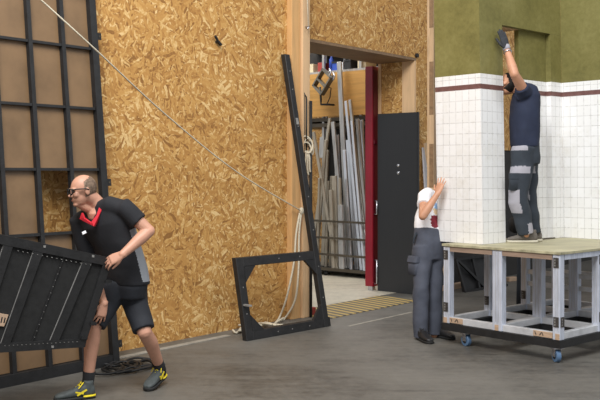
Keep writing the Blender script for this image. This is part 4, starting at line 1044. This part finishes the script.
tr = garment(root, 'work_trousers', [lambda b: loft(b, [(PX(525.2, 141, 8.735), lp_*.150, fp*.118), (PX(525.2, 150, 8.74), lp_*.165, fp*.128), (PX(525.6, 158, 8.74), lp_*.165, fp*.125), (PX(526, 164, 8.74), lp_*.155, fp*.115)], 28),
    leg_fn(hipL, knL, anL, (.115, .108, .092, .086, .078)), leg_fn(hipR, knR, anR, (.11, .095, .082, .078, .072))], 'work_dark', .009, 4, (.012, 7, (1, 1, 1.3)),
    [('hip_patch', 'work_grey', bandz(1.815, 1.895, lambda p, q: -.25 < q.dot(fp) and p.x < 2.165)),
     ('thigh_patch', 'work_grey', bandz(1.60, 1.665, lambda p, q: -.45 < q.dot(fp))),
     ('knee_patch', 'work_grey', bandz(1.22, 1.44, lambda p, q: q.dot(fp) > .30 and p.y < 8.72)),
     ('hem_patch', 'work_grey', bandz(1.02, 1.125, lambda p, q: -.80 < q.dot(fp) < -.1)),
     ('belt', 'work_grey', lambda p, q: 1.885 < p.z < 1.905)])
c = PX(518.5, 181, 8.575); b = bmesh.new(); loft(b, [(c-Z*.09, fp*.075, lp_*.02), (c-Z*.085, fp*.088, lp_*.032), (c+Z*.06, fp*.088, lp_*.032), (c+Z*.065, fp*.08, lp_*.02)], 20, 4); pk = obj('cargo_pocket', b, M['work_dark'], tr, smooth=True)
b = bmesh.new(); loft(b, [(c+Z*.02, fp*.092, lp_*.036), (c+Z*.075, fp*.092, lp_*.034)], 20, 4); fl_ = obj('pocket_flap', b, M['work_dark'], pk)
hz = V((0, 0, zb))
for x_, Y_, dv in ((537, 8.66, (-1, -.02, 0)), (541.5, 8.82, (-1, .0, 0))):
    p_ = PX(x_, 200, Y_); p_.z = zb; shoe(root, p_, dv, .29, ('paleshoe', 'palesole'), 0, 'boot')
root.location += V((-.018, -.07, 0))
# ------------------------------------------------------------------ camera, light
cam = bpy.data.cameras.new('camera'); co = bpy.data.objects.new('camera', cam); C.objects.link(co)
co.location = (0, 0, CAMH); co.rotation_euler = (PI/2, 0, 0); cam.sensor_width = 36; cam.lens = 36*F/600
cam.shift_y = -27/600; cam.clip_end = 200
bpy.context.scene.camera = co
w = bpy.data.worlds.new('hall daylight'); bpy.context.scene.world = w; w.use_nodes = True
bg = w.node_tree.nodes['Background']; bg.inputs[0].default_value = (.93, .96, 1, 1); bg.inputs[1].default_value = .57
def area(name, loc, tgt, sx, sy, e, col=(1, 1, 1)):
    l = bpy.data.lights.new(name, 'AREA'); l.shape = 'RECTANGLE'; l.size = sx; l.size_y = sy; l.energy = e; l.color = col
    o = bpy.data.objects.new(name, l); C.objects.link(o); o.location = loc
    o.rotation_euler = (V(tgt)-V(loc)).to_track_quat('-Z', 'Y').to_euler(); return o
area('hall_skylight', (-1.2, 2.2, 7.5), (1.0, 9.2, 1.2), 4, 3, 830, (1, .99, .975))
area('hall_skylight', (4.5, 3.5, 7.5), (.5, 9.5, 1.0), 3, 3, 170, (1, .99, .975))
area('storeroom_light', (-.6, 14.6, 5.4), (.9, 14.0, .5), 1.6, 1.6, 160, (1, .97, .92))
vs = bpy.context.scene.view_settings
bpy.context.scene.display_settings.display_device = 'sRGB'
vs.view_transform = 'Standard'; vs.look = 'None'; vs.gamma = 1; vs.exposure = 0; vs.use_curve_mapping = False
